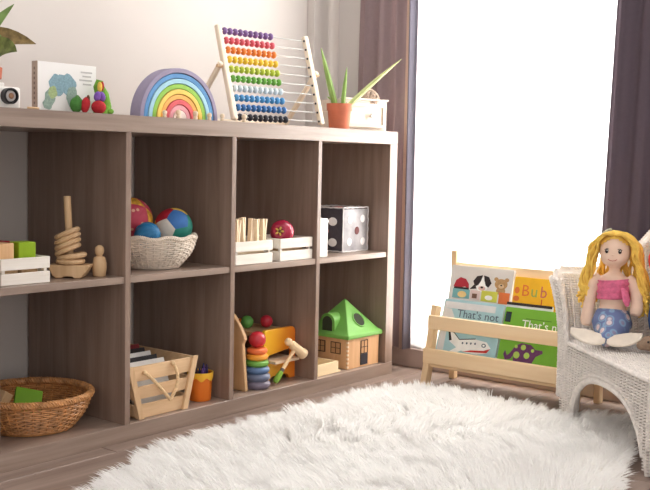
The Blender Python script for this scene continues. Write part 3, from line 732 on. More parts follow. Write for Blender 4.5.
# --- tapered wooden crate with a rope handle
CRW = wood('crate_wood', (206, 168, 126), (230, 196, 156), 0, 1.3); CRWZ = wood('crate_wood_up', (206, 168, 126), (230, 196, 156), 2, 1.3)
cr = thing('wooden_crate', 'tapered pale wooden crate with a rope handle and picture books inside', 'crate', (-.956, .02, Y0))
hb, ht, hc, dp = .0795, .1145, .128, .27       # half width at base and top, height, depth
def hwid(z): return hb+(ht-hb)*z/hc
for z0, z1 in ((0, .034), (.048, .078), (.092, .128)):
    for y0 in (0, dp):
        MB().prism([(-hwid(z0), z0), (hwid(z0), z0), (hwid(z1), z1), (-hwid(z1), z1)], lambda u, v, w_: Vector((u, y0+w_, v)), .007).build('slat', CRW, cr, bevel=.0008, seg=1)
for z0, z1 in ((.004, .036), (.05, .08), (.094, .128)):
    for s in (-1, 1):
        MB().prism([(s*hwid(z0), z0), (s*hwid(z1), z1), (s*(hwid(z1)-.006), z1), (s*(hwid(z0)-.006), z0)], lambda u, v, w_: Vector((u, .007+w_, v)), dp-.007).build('side_slat', CRW, cr, bevel=.0006, seg=1)
for s in (-1, 1):
    for y0 in (-.008, dp+.007):
        MB().prism([(s*hb, 0), (s*(hb-.017), 0), (s*(ht-.017), hc+.003), (s*ht, hc+.003)], lambda u, v, w_: Vector((u, y0+w_, v)), .008).build('corner_post', CRWZ, cr, bevel=.0008, seg=1)
MB().box((-hb+.004, .007, 0), (hb-.004, dp, .006)).build('base', CRW, cr)
ROPE = mat('rope', (224, 192, 150), .9, .15, 120, bump=.3)
rp_ = MB(); braid(rp_, bez((-.062, -.004, .112), (-.05, -.012, .105), (.012, -.016, .036), 10), .0042, .012); braid(rp_, bez((.012, -.016, .036), (.055, -.018, .085), (.03, -.004, .122), 10), .0042, .012)
stuff(rp_.build('rope_handle', ROPE, cr))
for x, z in ((-.062, .112), (.03, .122)): MB().ball((x, -.006, z), .0062, 12).build('rope_knot', ROPE, cr)
def thin_book(loc, rot, sz, ccol, label, name='board_book', stripe=None, group=None):
    t = thing(name, label, 'book', loc, 0, group); t.rotation_euler = rot; a, b, c = sz
    MB().box((-a/2+.001, -b/2+.0015, .0015), (a/2-.001, b/2-.0015, c-.0015)).build('pages', PAPER, t)
    m = ccol
    MB().box((-a/2, -b/2, 0), (a/2, -b/2+.0015, c)).build('cover', m, t); MB().box((-a/2, b/2-.0015, 0), (a/2, b/2, c)).build('cover', m, t)
    MB().box((-a/2-.001, -b/2, 0), (-a/2+.001, b/2, c)).build('spine', m, t)
    return t
for i, (x, y, ti, c, lb) in enumerate(((-1.018, .045, -.34, (222, 218, 212), 'white-covered book leaning at the front in the wooden crate'), (-1.018, .07, -.34, (40, 36, 40), 'black-covered book leaning second in the wooden crate'), (-1.016, .095, -.34, (230, 226, 222), 'white book leaning in the middle of the wooden crate'),
                                     (-1.012, .12, -.34, (46, 40, 42), 'black book leaning behind the middle of the wooden crate'), (-1.008, .145, -.34, (120, 36, 40), 'dark red book leaning in the wooden crate'))):
    thin_book((x+.06, y, Y0+.0085), (ti, 0, 0), (.120, .012, .122+.005*i), mat('cratebook%d' % i, c, .5), lb, group='books in the wooden crate')

# --- orange cup of crayons
cp = thing('pencil_cup', 'orange cup with a yellow wavy rim holding dark crayons', 'cup', (-.786, .062, Y0))
ORANGE = mat('orange_plastic', (232, 122, 38), .4, .06, 20, spec=.4); YEL = mat('yellow_plastic', (240, 184, 56), .45, .05)
MB().lathe([(.0275, 0), (.029, .002), (.0315, .066), (.0315, .072), (.029, .072), (.0268, .006), (0, .005)], seg=36).build('body', ORANGE, cp)
rim = MB(); vs = []; n = 48
for k in range(n):
    a = 2*PI*k/n; dz = .0045*math.cos(7*a)
    for r_, z in ((.0315, .057+dz), (.0338, .057+dz), (.0345, .0745), (.0318, .0745)): vs.append((r_*math.cos(a), r_*math.sin(a), z))
rim.add(vs, [(k*4+j, ((k+1) % n)*4+j, ((k+1) % n)*4+(j+1) % 4, k*4+(j+1) % 4) for k in range(n) for j in range(4)]).build('rim', YEL, cp)
CRY = [((60, 44, 84), 'purple'), ((36, 32, 40), 'black'), ((86, 60, 120), 'violet'), ((40, 50, 90), 'navy blue'), ((58, 40, 50), 'dark plum')]
for i in range(10):
    a = i*2.4; rr = .006+.0155*math.sqrt(i/10); c, nm = CRY[i % 5]
    tag_l = '%s crayon standing in the orange cup, %s' % (nm, ('towards the front', 'towards the back')[i//5])
    t = thing('crayon', tag_l, 'crayon', (-.786+rr*math.cos(a), .062+rr*math.sin(a), Y0+.0056), 0, 'crayons in the orange cup')
    m = col('crayon_'+nm.replace(' ', '_'), c)
    hh = .066+.006*(i % 3)
    MB().lathe([(.0042, 0), (.0042, hh), (.0034, hh+.001)], seg=10).build('wrapper', m, t); MB().lathe([(.0034, hh+.001), (.0014, hh+.009), (0, hh+.0092)], seg=10).build('tip', m, t)

# --- shaped wooden board at the divider
wbd = MB().prism([(.036, 0), (.050, .128), (.042, .142), (.044, .15), (.060, .176), (.085, .205), (.12, .222), (.18, .222), (.215, .2), (.25, .15), (.26, 0)], lambda u, v, w_: Vector((w_, u, v)), .012).build('wooden_board', wood('board_wood', (196, 152, 106), (216, 176, 132), 2, 1.2), bevel=.002)
wbd.location = (-.641, 0, Y0); tag(wbd, 'tall shaped wooden board standing on edge against the divider', 'board')

# --- rainbow ring tower
rt_ = thing('ring_tower', 'rainbow ring tower with a red ball on top in the lower compartment', 'toy', (-.578, .052, Y0))
TW = [((118, 108, 124), .0385, .0205), ((104, 112, 136), .0375, .0205), ((92, 120, 160), .0355, .0185), ((112, 168, 72), .033, .0175), ((240, 162, 58), .031, .0165), ((236, 118, 66), .029, .0165)]
z = 0
for i, (c, R_, h) in enumerate(TW):
    MB().lathe([(.006, z), (R_-.006, z), (R_-.001, z+h*.25), (R_, z+h*.5), (R_-.001, z+h*.75), (R_-.006, z+h), (.006, z+h)], seg=36).build('ring', mat('tower_%d' % i, c, .4, .06, 30, coat=.2), rt_)
    z += h+.0004
MB().tube([(0, 0, .001), (0, 0, z+.012)], .0055, 12).build('peg', BEECH, rt_)
MB().ball((0, 0, z+.022), (.0242, .0242, .0228), 28).build('top_ball', mat('tower_red', (196, 46, 58), .3, .08, 30, coat=.4), rt_)

# --- pounding bench with balls and mallet
pb = thing('pounding_bench', 'orange and yellow wooden pounding bench beside the ring tower', 'toy', (-.462, .070, Y0))
m_o, nt, b = nt_new('yellow_orange_stain')
tcn = nt.nodes.new('ShaderNodeTexCoord'); sx = nt.nodes.new('ShaderNodeSeparateXYZ'); nt.links.new(tcn.outputs['Object'], sx.inputs[0])
nzn = nt.nodes.new('ShaderNodeTexNoise'); nzn.inputs['Scale'].default_value = 30
mp_ = nt.nodes.new('ShaderNodeMapRange'); mp_.inputs[1].default_value = -.06; mp_.inputs[2].default_value = .07; nt.links.new(sx.outputs[0], mp_.inputs[0])
rpn = nt.nodes.new('ShaderNodeValToRGB'); rpn.color_ramp.elements[0].color = lin((246, 190, 44)); rpn.color_ramp.elements[1].color = lin((236, 120, 34)); nt.links.new(mp_.outputs[0], rpn.inputs[0]); nt.links.new(rpn.outputs[0], b.inputs['Base Color']); b.inputs['Roughness'].default_value = .4
hw = .068; hh = .150
def bench_panel(y0, m):
    up = [(-hw, .092)] + arc(-hw+.012, hh-.012, .012, PI, PI/2, 5) + arc(hw-.016, hh-.016, .016, PI/2, 0, 5) + [(hw, .092), (hw-.014, .088), (-hw+.022, .076), (-hw+.014, .066)]
    MB().prism(up, lambda u, v, w_: Vector((u, y0+w_, v)), .012).build('end_panel', m, pb, bevel=.002)
    lo = [(-hw, .0925), (-hw+.014, .0662), (-hw+.014, .054), (hw-.014, .060), (hw-.014, .0884), (hw, .0925), (hw, 0), (hw-.024, 0), (hw-.03, .010), (hw-.04, .015), (-hw+.04, .015), (-hw+.03, .010), (-hw+.024, 0), (-hw, 0)]
    MB().prism(lo, lambda u, v, w_: Vector((u, y0+w_, v)), .012).build('end_panel', m, pb, bevel=.001)
bench_panel(0, m_o); bench_panel(.2, m_o)
MB().box((-hw+.004, .012, .128), (hw-.004, .2, .140)).build('top_board', BEECH, pb, bevel=.001)
MB().box((-hw+.016, -.030, .056), (hw-.016, .2, .064)).build('ramp', BEECHP, pb, bevel=.001)
for i, (x, y, c, lb) in enumerate(((-.026, .105, (104, 176, 88), 'green ball resting on the pounding bench'), (.024, .075, (200, 48, 66), 'red ball resting on the pounding bench'))):
    o = MB().ball((0, 0, 0), .0185, 24).build('toy_ball', mat('bench_ball_%d' % i, c, .35, .06, 20, coat=.3)); o.location = (-.462+x, .070+y, Y0+.1408+.0185); tag(o, lb, 'ball', 'balls on the pounding bench')
ml_ = thing('toy_mallet', 'wooden toy mallet with a green tipped handle leaning on the orange bench', 'mallet', (-.47, .03, Y0))
hA = Vector((0, 0, .116)); hB = Vector((.061, -.004, .074))
axm = (hB-hA).normalized()
MB().tube([hA-axm*.012, hA-axm*.008, hA, hA+axm*.006, hA+axm*.010, hA+axm*.016, hB-axm*.012, hB-axm*.008, hB], [.004, .0095, .0118, .0095, .008, .0125, .0135, .016, .016], 20).build('head', PINEZ, ml_)
hd = hA.lerp(hB, .45); tip = Vector((-.056, .0, .0095)); L_ = tip-hd
MB().tube([hd, hd+L_*.62], .0055, 12).build('handle', PINEZ, ml_)
MB().tube([hd+L_*.62, hd+L_*.70], .0062, 12).build('handle_band', col('band_grey', (96, 88, 84)), ml_)
MB().tube([hd+L_*.70, hd+L_*.80, hd+L_*.95, tip], [.0065, .0085, .0088, .006], 14).build('handle_grip', mat('grip_green', (128, 170, 60), .4, .3, 60), ml_)

# --- wooden house with a green roof
hs_ = thing('toy_house', 'wooden toy house with a green pyramid roof in the lower right compartment', 'toy house', (-.130, .0945, Y0))
ax_, ay_, hz_ = .080, .077, .092
tw = .008
WOODH = wood('house_wood', (206, 158, 112), (226, 182, 138), 2, 1.2)
# walls with cut openings for the windows and door: frames and dark openings sit in the wall
MB().box((-ax_, -ay_, 0), (ax_, -ay_+tw, hz_)).build('wall', WOODH, hs_, bevel=.0008, seg=1); MB().box((-ax_, ay_-tw, 0), (ax_, ay_, hz_)).build('wall', WOODH, hs_, bevel=.0008, seg=1)
MB().box((-ax_, -ay_+tw, 0), (-ax_+tw, ay_-tw, hz_)).build('wall', WOODH, hs_, bevel=.0008, seg=1); MB().box((ax_-tw, -ay_+tw, 0), (ax_, ay_-tw, hz_)).build('wall', WOODH, hs_, bevel=.0008, seg=1)
for k in range(7): MB().box((-ax_-.0006, -ay_-.0006, .004+k*.0125), (-ax_+.005, -ay_+.005, .010+k*.0125)).build('finger_joint', BEECHP, hs_)
FRM = mat('window_frame_dark', (72, 50, 40), .6); PANE = mat('house_pane', (196, 150, 106), .5); DOORD = mat('door_dark', (52, 48, 56), .5)
def hwin(face, u0, v0, w_, h_):
    """a four-paned window on the front (0) or left (1) wall"""
    def pt_(u, v, d): return Vector((u, -ay_-d, v)) if face == 0 else Vector((-ax_-d, -u, v))
    def slab(a, b, c, d, e, n, m, par): return MB().prism([(a, b), (c, b), (c, d), (a, d)], lambda u, v, q: pt_(u, v, q), e).build(n, m, par)
    t_ = .0024
    fr = MB()
    for a, b, c, d in ((u0, v0, u0+w_, v0+t_), (u0, v0+h_-t_, u0+w_, v0+h_), (u0, v0+t_, u0+t_, v0+h_-t_), (u0+w_-t_, v0+t_, u0+w_, v0+h_-t_), (u0+w_/2-t_/3, v0+t_, u0+w_/2+t_/3, v0+h_-t_), (u0+t_, v0+h_/2-t_/3, u0+w_-t_, v0+h_/2+t_/3)):
        fr.prism([(a, b), (c, b), (c, d), (a, d)], lambda u, v, q: pt_(u, v, q), .0022)
    f = fr.build('window', FRM, hs_)
    for i in (0, 1):
        for j in (0, 1): slab(u0+t_+i*w_/2*.94, v0+t_+j*h_/2*.94, u0+w_/2-.0004+i*w_/2*.94, v0+h_/2-.0004+j*h_/2*.94, .0009, 'pane', PANE, f)
hwin(1, .012, .044, .038, .036); hwin(1, -.048, .044, .038, .036)
hwin(0, -.016, .040, .036, .042)
MB().prism([(-.016, .006), (.02, .006), (.02, .0395), (-.016, .0395)], lambda u, v, q: Vector((u, -ay_-q, v)), .0022).build('door', DOORD, hs_)
ROOFG = mat('roof_green', (118, 176, 84), .45, .05, 20)
ev = .006; rz0 = hz_+.0002; ax2, ay2 = ax_+.008, ay_+.008
rfb = MB(); prof = [(1.0, 0), (1.0, .012), (.88, .019), (.80, .027), (.0, .112)]
# flared pyramid roof: eave band and four sloping faces
vs = []
for f_, z in prof[:-1]:
    for sx_, sy_ in ((-1, -1), (1, -1), (1, 1), (-1, 1)): vs.append((sx_*ax2*f_, sy_*ay2*f_, rz0+z))
vs.append((0, 0, rz0+prof[-1][1])); L = 4
fs = [(0, 1, 2, 3)[::-1]]
for i in range(3):
    for k in range(4): fs.append((i*4+k, i*4+(k+1) % 4, (i+1)*4+(k+1) % 4, (i+1)*4+k))
for k in range(4): fs.append((12+k, 12+(k+1) % 4, 16))
rfb.add(vs, fs); roof = rfb.build('roof', ROOFG, hs_, bevel=.002, ang=20)
# round hole on the front slope: its shade painted as a dark disc
nf = Vector((0, -.085, .80*ay2)).normalized(); cen = Vector((.006, -.80*ay2*.74, rz0+.027+.085*.26)); QF = nf.to_track_quat('Z', 'Y').to_matrix().to_4x4()
MB().lathe([(0, -.001), (.0225, -.001), (.0225, .0016), (0, .0016)], cen, 28, QF, ex=1, ey=1.05).build('round_hole_shade', mat('opening_shade', (58, 62, 46), .8), roof)
MB().ring(cen+nf*.001, .0236, .0024, 32, 8, QF, ell=1.05).build('opening_rim', ROOFG, roof)
# arched dormer on the left slope
dorm = [(-.028, .014)] + arc(0, .044, .028, PI, 0, 14) + [(.028, .014)]
MB().prism(dorm, lambda u, v, q: Vector((-.88*ax2+q, u+.006, rz0+v)), .05).build('dormer', ROOFG, roof, bevel=.001)
inn = [(-.019, .018)] + arc(0, .044, .019, PI, 0, 14) + [(.019, .018)]
MB().prism(inn, lambda u, v, q: Vector((-.88*ax2-.0012+q, u+.006, rz0+v)), .003).build('dormer_shade', mat('opening_shade', (58, 62, 46), .8), roof)  # dark arch painted for the shade inside the dormer
# --- small open tray
tr = thing('wooden_tray', 'shallow pale wooden tray in front of the toy house', 'tray', (-.352, .018, Y0))
PALE = wood('pale_wood', (236, 210, 164), (248, 228, 190), 0, 1.4)
for lo, hi in (((0, 0, 0), (.098, .005, .034)), ((0, .115, 0), (.098, .12, .034)), ((0, .005, 0), (.005, .115, .034)), ((.093, .005, 0), (.098, .115, .034))): MB().box(lo, hi).build('side', PALE, tr, bevel=.0008, seg=1)
MB().box((.005, .005, 0), (.093, .115, .004)).build('base', PALE, tr); MB().box((.098, -.0, 0), (.108, .11, .006)).build('ledge', PALE, tr)

# ================================================================== book rack
rk = thing('book_rack', 'low pine book rack with sloping tiers of picture books under the window', 'book rack', (0, -.17, 0))
RL = .50                          # length along -y
def rkp(n, mb, m=PINE, bv=.0025): return mb.build(n, m, rk, bevel=bv)
for y in (-.010, -RL+.010):
    mb = MB(); mb.beam((-.082, y, 0), (-.030, y, .240), .030, .020, (1, 0, 0)); rkp('front_leg', mb, PINEZ)
    mb = MB(); mb.beam((.077, y, 0), (.070, y, .402), .022, .020, (1, 0, 0)); rkp('back_post', mb, PINEZ)
    mb = MB(); mb.beam((-.040, y+(.0 if y > -.1 else 0), .196), (.070, y, .196), .020, .012, (0, 0, 1)); rkp('side_rail', mb, PINEZ)
    mb = MB(); mb.beam((-.064, y, .092), (.072, y, .092), .020, .012, (0, 0, 1)); rkp('side_rail', mb, PINEZ)
def xf(z): return -.082+.052*z/.24 - .004
mb = MB(); mb.box((xf(.19)-.012-.006, -RL, .171), (xf(.19)-.006+.0, 0, .213)); rkp('front_rail', mb)
mb = MB(); mb.box((xf(.09)-.012-.006, -RL, .070), (xf(.09)-.006, 0, .116)); rkp('front_rail', mb)
mb = MB(); mb.box((.066, -RL, .333), (.077, 0, .366)); rkp('back_rail', mb)
mb = MB(); mb.box((-.075, -RL+.02, .060), (.07, -.02, .068)); rkp('bottom_shelf', mb, PINE, .001)
mb = MB(); mb.box((.012, -RL+.02, .195), (.066, -.02, .203)); rkp('upper_shelf', mb, PINE, .001)

def cover_book(name, label, p0, w_, h_, th, tilt, cov, inset=.004):
    """book leaning in the rack: local u along -y, v up the cover, n towards the room (-x)"""
    t = thing(name, label, 'book', p0, 0, 'picture books in the rack')
    M = Matrix(((0, math.sin(tilt), -math.cos(tilt), 0), (-1, 0, 0, 0), (0, math.cos(tilt), math.sin(tilt), 0), (0, 0, 0, 1)))
    MB().prism(rrect(.001, .001, w_-.002, h_-.002, .003), lambda u, v, q: M @ Vector((u, v, -.002-q)), th-.004).build('pages', PAPER, t)
    MB().prism(rrect(0, 0, w_, h_, inset), lambda u, v, q: M @ Vector((u, v, -q)), .002).build('cover', cov, t, bevel=.0005, seg=1)
    MB().prism(rrect(0, 0, w_, h_, inset), lambda u, v, q: M @ Vector((u, v, -th+.002-q)), .002).build('back_cover', cov, t, bevel=.0005, seg=1)
    def pr(poly, m, lev=1, n='print'): return MB().prism(poly, lambda u, v, q: M @ Vector((u, v, .0003*lev-q)), .0003).build(n, m, t)
    def tx(body, u, v, size, m, lev=1, sh=0): return text(body, size, m, t, M @ T(u, v, .0003*lev), shear=sh)
    return t, pr, tx
def ell(cx, cy, rx, ry, n=20, rot=0): return [(cx+rx*math.cos(a)*math.cos(rot)-ry*math.sin(a)*math.sin(rot), cy+rx*math.cos(a)*math.sin(rot)+ry*math.sin(a)*math.cos(rot)) for a in [2*PI*i/n for i in range(n)]]
def rc(a, b, c, d): return [(a, b), (c, b), (c, d), (a, d)]
INK = mat('ink_slate', (92, 104, 118), .6); WHT = mat('ink_white', (244, 242, 238), .6); REDI = mat('ink_red', (196, 58, 52), .6); BLK = mat('ink_black', (52, 44, 44), .6)
# front tier, left: pale blue with an aeroplane
SKYB = mat('cover_skyblue', (168, 204, 210), .5, .05, 30)
t, pr, tx = cover_book('picture_book', 'pale blue picture book with a white and red aeroplane on its cover', (-.058, -.190, .0692), .204, .200, .012, .30, SKYB)
GRY = mat('cover_grey', (214, 214, 214), .6)
pr(rc(.004, .172, .178, .192), GRY); pr([(.004, .1), (.06, .12), (.03, .17), (.004, .172)], GRY); pr(rc(.004, .004, .026, .1), GRY)
tx('That\u2019s not', .052, .148, .034, INK, 2)
prp = pr
def pr(poly, m, lev=1): return prp([(u*1.08+.022, v+.006) for u, v in poly], m, lev)
pr([(.02, .066), (.012, .098), (.03, .092), (.05, .074), (.10, .082), (.135, .078), (.15, .062), (.14, .046), (.11, .038), (.07, .04), (.045, .05)], WHT, 2)
pr([(.0655, .0405), (.14, .0462), (.149, .06), (.13, .052), (.09, .048)], REDI, 3); pr([(.085, .056), (.03, .026), (.016, .03), (.06, .062)], WHT, 3)
pr([(.018, .068), (.010, .1), (.016, .1), (.026, .07)], BLK, 3); pr([(.012, .1), (.03, .092), (.05, .074), (.10, .082), (.10, .0845), (.05, .0765), (.031, .0945), (.012, .1025)], BLK, 3)
pr(ell(.128, .067, .007, .006), INK, 3); pr(ell(.128, .067, .0035, .003), WHT, 4)
for k in range(4): pr(ell(.062+k*.013, .066+.001*k, .0028, .0034, 10), INK, 3)
pr = prp
pr([(.06, .004), (.178, .004), (.178, .022), (.1, .012)], WHT, 1)
# front tier, right: green with a purple spotted animal
GRNC = mat('cover_green', (120, 178, 60), .5, .06, 30); PURP = mat('ink_purple', (108, 62, 104), .7, .1, 200); LIME = mat('ink_lime', (176, 204, 96), .7)
t, pr, tx = cover_book('picture_book', 'green picture book with a purple spotted animal on its cover', (-.055, -.398, .0692), .200, .196, .012, .30, GRNC)
pr(rc(.004, .152, .022, .182), BLK, 1); pr(rc(.006, .155, .02, .178), mat('ink_navy', (40, 62, 70), .6), 2)
tx('That\u2019s not', .060, .140, .034, WHT, 2); pr(rc(.07, .166, .15, .1685), mat('ink_leaf', (92, 138, 48), .6), 1)
pr([(.018, .058), (.026, .042), (.042, .046), (.05, .058), (.052, .04), (.046, .022), (.058, .018), (.064, .034), (.092, .032), (.090, .016), (.104, .016), (.112, .044), (.120, .062), (.140, .074), (.138, .082), (.116, .082), (.100, .094), (.07, .096), (.052, .086), (.044, .072), (.036, .060), (.030, .056), (.022, .070)], PURP, 2)
for u, v, r_ in ((.060, .06, .010), (.092, .062, .009), (.078, .084, .008), (.055, .084, .005), (.108, .078, .005)): pr(ell(u, v, r_, r_, 14), LIME, 3)
# between them: a narrow orange book further back
t, pr, tx = cover_book('picture_book', 'small orange-red picture book peeping out between the blue and green books', (-.036, -.375, .0692), .06, .118, .010, .26, mat('cover_orange', (216, 96, 62), .5, .15, 40))
pr(rc(.004, .066, .05, .1), mat('ink_bluegrey', (140, 168, 186), .6), 1); pr(rc(.022, .012, .052, .052), mat('ink_deep_orange', (226, 74, 48), .6), 1)
# back tier
LGC = mat('cover_lightgrey', (222, 216, 210), .55, .03, 20)
t, pr, tx = cover_book('picture_book', 'pale grey picture book printed with a puppy and a teddy bear', (.022, -.180, .2042), .214, .158, .012, .20, LGC)
pr0 = pr
def pr(poly, m, lev=1): return pr0([(u*1.19, v) for u, v in poly], m, lev)
pr([(.012, .092), (.018, .112), (.03, .122), (.046, .118), (.056, .104), (.058, .09), (.045, .094), (.03, .09)], mat('ink_crimson', (176, 48, 60), .6), 1); pr(rc(.014, .086, .058, .092), BLK, 2)
pr(ell(.094, .106, .019, .022), WHT, 1); pr([(.075, .098), (.068, .114), (.078, .130), (.094, .134), (.090, .116), (.084, .104)], BLK, 2); pr([(.113, .098), (.121, .112), (.112, .130), (.097, .134), (.1, .118), (.105, .104)], BLK, 2)
pr(ell(.095, .094, .010, .007), mat('ink_pink', (222, 188, 178), .6), 2); pr(ell(.095, .097, .004, .003), BLK, 3); pr([(.06, .088), (.08, .092), (.074, .106)], BLK, 2)
BEAR = mat('ink_bear', (190, 150, 104), .7, .15, 200)
pr(ell(.148, .112, .018, .016), BEAR, 1); pr(ell(.133, .126, .006, .006), BEAR, 2); pr(ell(.163, .126, .006, .006), BEAR, 2); pr(ell(.149, .106, .008, .007), mat('ink_tan', (220, 190, 150), .6), 2); pr(ell(.149, .109, .003, .0022, 10), BLK, 3); pr(ell(.149, .092, .013, .012), BEAR, 1)
t2 = [(.012, .058, .062, .086, (124, 176, 178)), (.064, .058, .092, .086, (220, 196, 190)), (.096, .056, .142, .088, (206, 204, 84)), (.146, .054, .176, .088, (222, 118, 66))]
for i, (a, b_, c, d, k) in enumerate(t2): pr(rc(a, b_, c, d), mat('ink_square%d' % i, k, .6), 3)
pr(ell(.04, .07, .013, .010), mat('ink_yolk', (240, 206, 140), .6), 4); pr(rc(.07, .062, .084, .076), mat('ink_brown', (120, 88, 72), .6), 4); pr(ell(.118, .068, .011, .007), WHT, 4)
YLC = mat('cover_yellow', (240, 184, 44), .5, .05, 30)
t, pr, tx = cover_book('picture_book', 'yellow picture book lettered in red and green in the back tier', (.024, -.398, .2042), .150, .140, .012, .20, YLC)
for k, (ch_, c) in enumerate((('B', (222, 120, 60)), ('u', (150, 170, 90)), ('b', (200, 110, 96)))): tx(ch_, .026+k*.030, .085, .048, mat('ink_letter%d' % k, c, .6), 2)
tx('1', .088, .062, .026, REDI, 2); pr(ell(.012, .100, .008, .01), mat('ink_letter0', (222, 120, 60), .6), 1); pr(ell(.012, .076, .010, .008), mat('ink_letter0', (222, 120, 60), .6), 1)
t, pr, tx = cover_book('picture_book', 'white and black edged picture book before the yellow one', (.006, -.392, .2042), .145, .066, .010, .20, GRY)
pr(rc(.0, .058, .145, .066), BLK, 1); pr(rc(.055, .028, .11, .040), mat('ink_grey', (150, 146, 150), .6), 1); pr(rc(.058, .031, .107, .037), GRY, 2)

# ================================================================== wicker armchair
EV = Vector((-.68, -.733, 0)).normalized(); NB = Vector((.733, -.68, 0)).normalized()
cx = thing('wicker_chair', 'white wicker child armchair carrying a doll and soft toys', 'chair', (-.15, -.66, 0))
def ch3(u, a, z): return EV*u + NB*a + Vector((0, 0, z))
CWID = .560; SEAT = .208; CDEP = .300
WCH = mat('white_painted_wicker', (236, 229, 222), .7, .10, 60)
def arch(u):
    c = CWID/2; r_ = CWID/2-.068; d = min(1, abs(u-c)/r_); return .150*math.sqrt(max(0, 1-d**2.6)) if d < 1 else 0
# front skirt, woven, arched
def SF(s, t):
    z = SEAT*t; b = .004*math.sin(PI*t)
    return ch3(s*CWID, -.004-b, z), -NB
mb = MB(); weave(mb, SF, 30, 30, .0026, .0023, .0062, rib=True, sub=4, valid=lambda s, t: SEAT*t > arch(s*CWID)+.004 and not (SEAT*t < .12 and (s*CWID < .006 or s*CWID > CWID-.006)), stake_r=.003)
stuff(mb.build('front_skirt', WCH, cx))
mb = MB(); c = CWID/2; r_ = CWID/2-.068
pts = [ch3(.050, -.004, .0), ch3(.058, -.006, .04)]+[ch3(c-r_*math.cos(PI*i/28), -.006, arch(c-r_*math.cos(PI*i/28))) for i in range(2, 27)]+[ch3(CWID-.058, -.006, .04), ch3(CWID-.050, -.004, 0)]
mb.tube(pts, .0085, 8); mb.build('arch_border', WCH, cx)
mb = MB(); braid(mb, [p+Vector((0, 0, .014))-NB*.002 for p in pts[2:-2]], .0042, .016); stuff(mb.build('arch_braid', WCH, cx))
# legs, wrapped
for u, a in ((.026, .016), (CWID-.026, .016), (.075, CDEP-.03), (CWID-.075, CDEP-.03)):
    mb = MB(); n = 40
    mb.tube([ch3(u, a, 0), ch3(u, a, .03), ch3(u, a, .12), ch3(u, a, SEAT-.01)], [.0165, .018, .020, .022], 14)
    leg = mb.build('leg', WCH, cx)
    mb = MB()
    mb.ring(ch3(u, a, .026), .0185, .0022, 20, 6); mb.build('leg_wrap', mat('wicker_tan', (176, 150, 122), .7), leg)
# seat deck, woven
def SS(s, t):
    u0 = .0+.055*t*.9; u = u0+(CWID-2*u0)*s; a = -.004+(CDEP-.02)*t
    z = SEAT+.004+.008*math.sin(PI*s)*math.sin(PI*t)
    return ch3(u, a, z), Vector((0, 0, 1))
mb = MB(); weave(mb, SS, 32, 46, .002, .0025, .0026, rib=True, sub=4, stake_r=.0026); stuff(mb.build('seat', WCH, cx))
mb = MB(); vs = [SS(i/12, j/8)[0]-Vector((0, 0, .004)) for j in range(9) for i in range(13)]
mb.add(vs, [(j*13+i, j*13+i+1, (j+1)*13+i+1, (j+1)*13+i) for j in range(8) for i in range(12)]); so = mb.build('seat_board', WCH, cx); so.modifiers.new('t', 'SOLIDIFY').thickness = .004
mb = MB(); braid(mb, [ch3(CWID*i/20, -.008, SEAT+.001) for i in range(21)], .0052, .018); stuff(mb.build('seat_edge', WCH, cx))
# wrap-around arms and back
def plan(s, off=0.0):
    """outer wall in plan: s 0..1 from right arm front round the back to left arm front"""
    L1 = .24; L2 = .30
    P0 = (0.0, 0.0); P1 = (.022, .19); P2 = (.085, CDEP); P3 = (CWID/2, CDEP+.035)
    def half(q):
        pts_ = [P0, P1, P2, P3]; f = q*3; k = min(2, int(f)); f -= k
        # catmull-rom through the four points
        ps = [(P0[0]*2-P1[0], P0[1]*2-P1[1])]+pts_+[(CWID-P2[0], P2[1])]
        a, b, c_, d = ps[k], ps[k+1], ps[k+2], ps[k+3]
        return tuple(.5*((2*b[i])+(-a[i]+c_[i])*f+(2*a[i]-5*b[i]+4*c_[i]-d[i])*f*f+(-a[i]+3*b[i]-3*c_[i]+d[i])*f**3) for i in (0, 1))
    if s <= .5: u, a = half(s*2)
    else: u, a = half((1-s)*2); u = CWID-u
    return u, a
def topz(s):
    q = min(s, 1-s)*2
    k = max(0, min(1, (q-.13)/.50)); k = k*k*(3-2*k)
    return .382+.19*k
def wallpt(s, t, off):
    u, a = plan(s); u1, a1 = plan(min(1, s+.004)); u2, a2 = plan(max(0, s-.004))
    tx_, ty_ = u1-u2, a1-a2; L = math.hypot(tx_, ty_) or 1; nu, na = ty_/L, -tx_/L      # outward in plan
    if s > -1: nu, na = -nu, -na
    if (u-CWID/2)*nu+(a-.12)*na < 0: nu, na = -nu, -na
    H_ = topz(s); z = SEAT*.55+(H_-SEAT*.55)*t
    fl = .088*max(0, (t-.25)/.75)**2.0*max(.3, 1-1.3*min(s, 1-s)*2)
    o_ = off+fl
    return ch3(u+nu*o_, a+na*o_, z), (EV*nu+NB*na)
TH = .030
mb = MB(); weave(mb, lambda s, t: wallpt(s, t, .004), 62, 42, .0024, .0027, .0042, rib=True, sub=3, stake_r=.003); stuff(mb.build('outer_weave', WCH, cx))
mb = MB(); weave(mb, lambda s, t: (lambda p, n: (p, -n))(*wallpt(s, .25+.75*t, -TH+.004)), 60, 34, .0024, .0023, .0050, rib=True, sub=4, stake_r=.003); stuff(mb.build('inner_weave', WCH, cx))
mb = MB(); vs = [wallpt(i/80, .2+.8*j/10, -TH/2)[0] for j in range(11) for i in range(81)]
mb.add(vs, [(j*81+i, j*81+i+1, (j+1)*81+i+1, (j+1)*81+i) for j in range(10) for i in range(80)]); o = mb.build('wall_light_block', WCH, cx); o.modifiers.new('t', 'SOLIDIFY').thickness = .004  # unseen sheet added between the weaves to stop window light leaking through
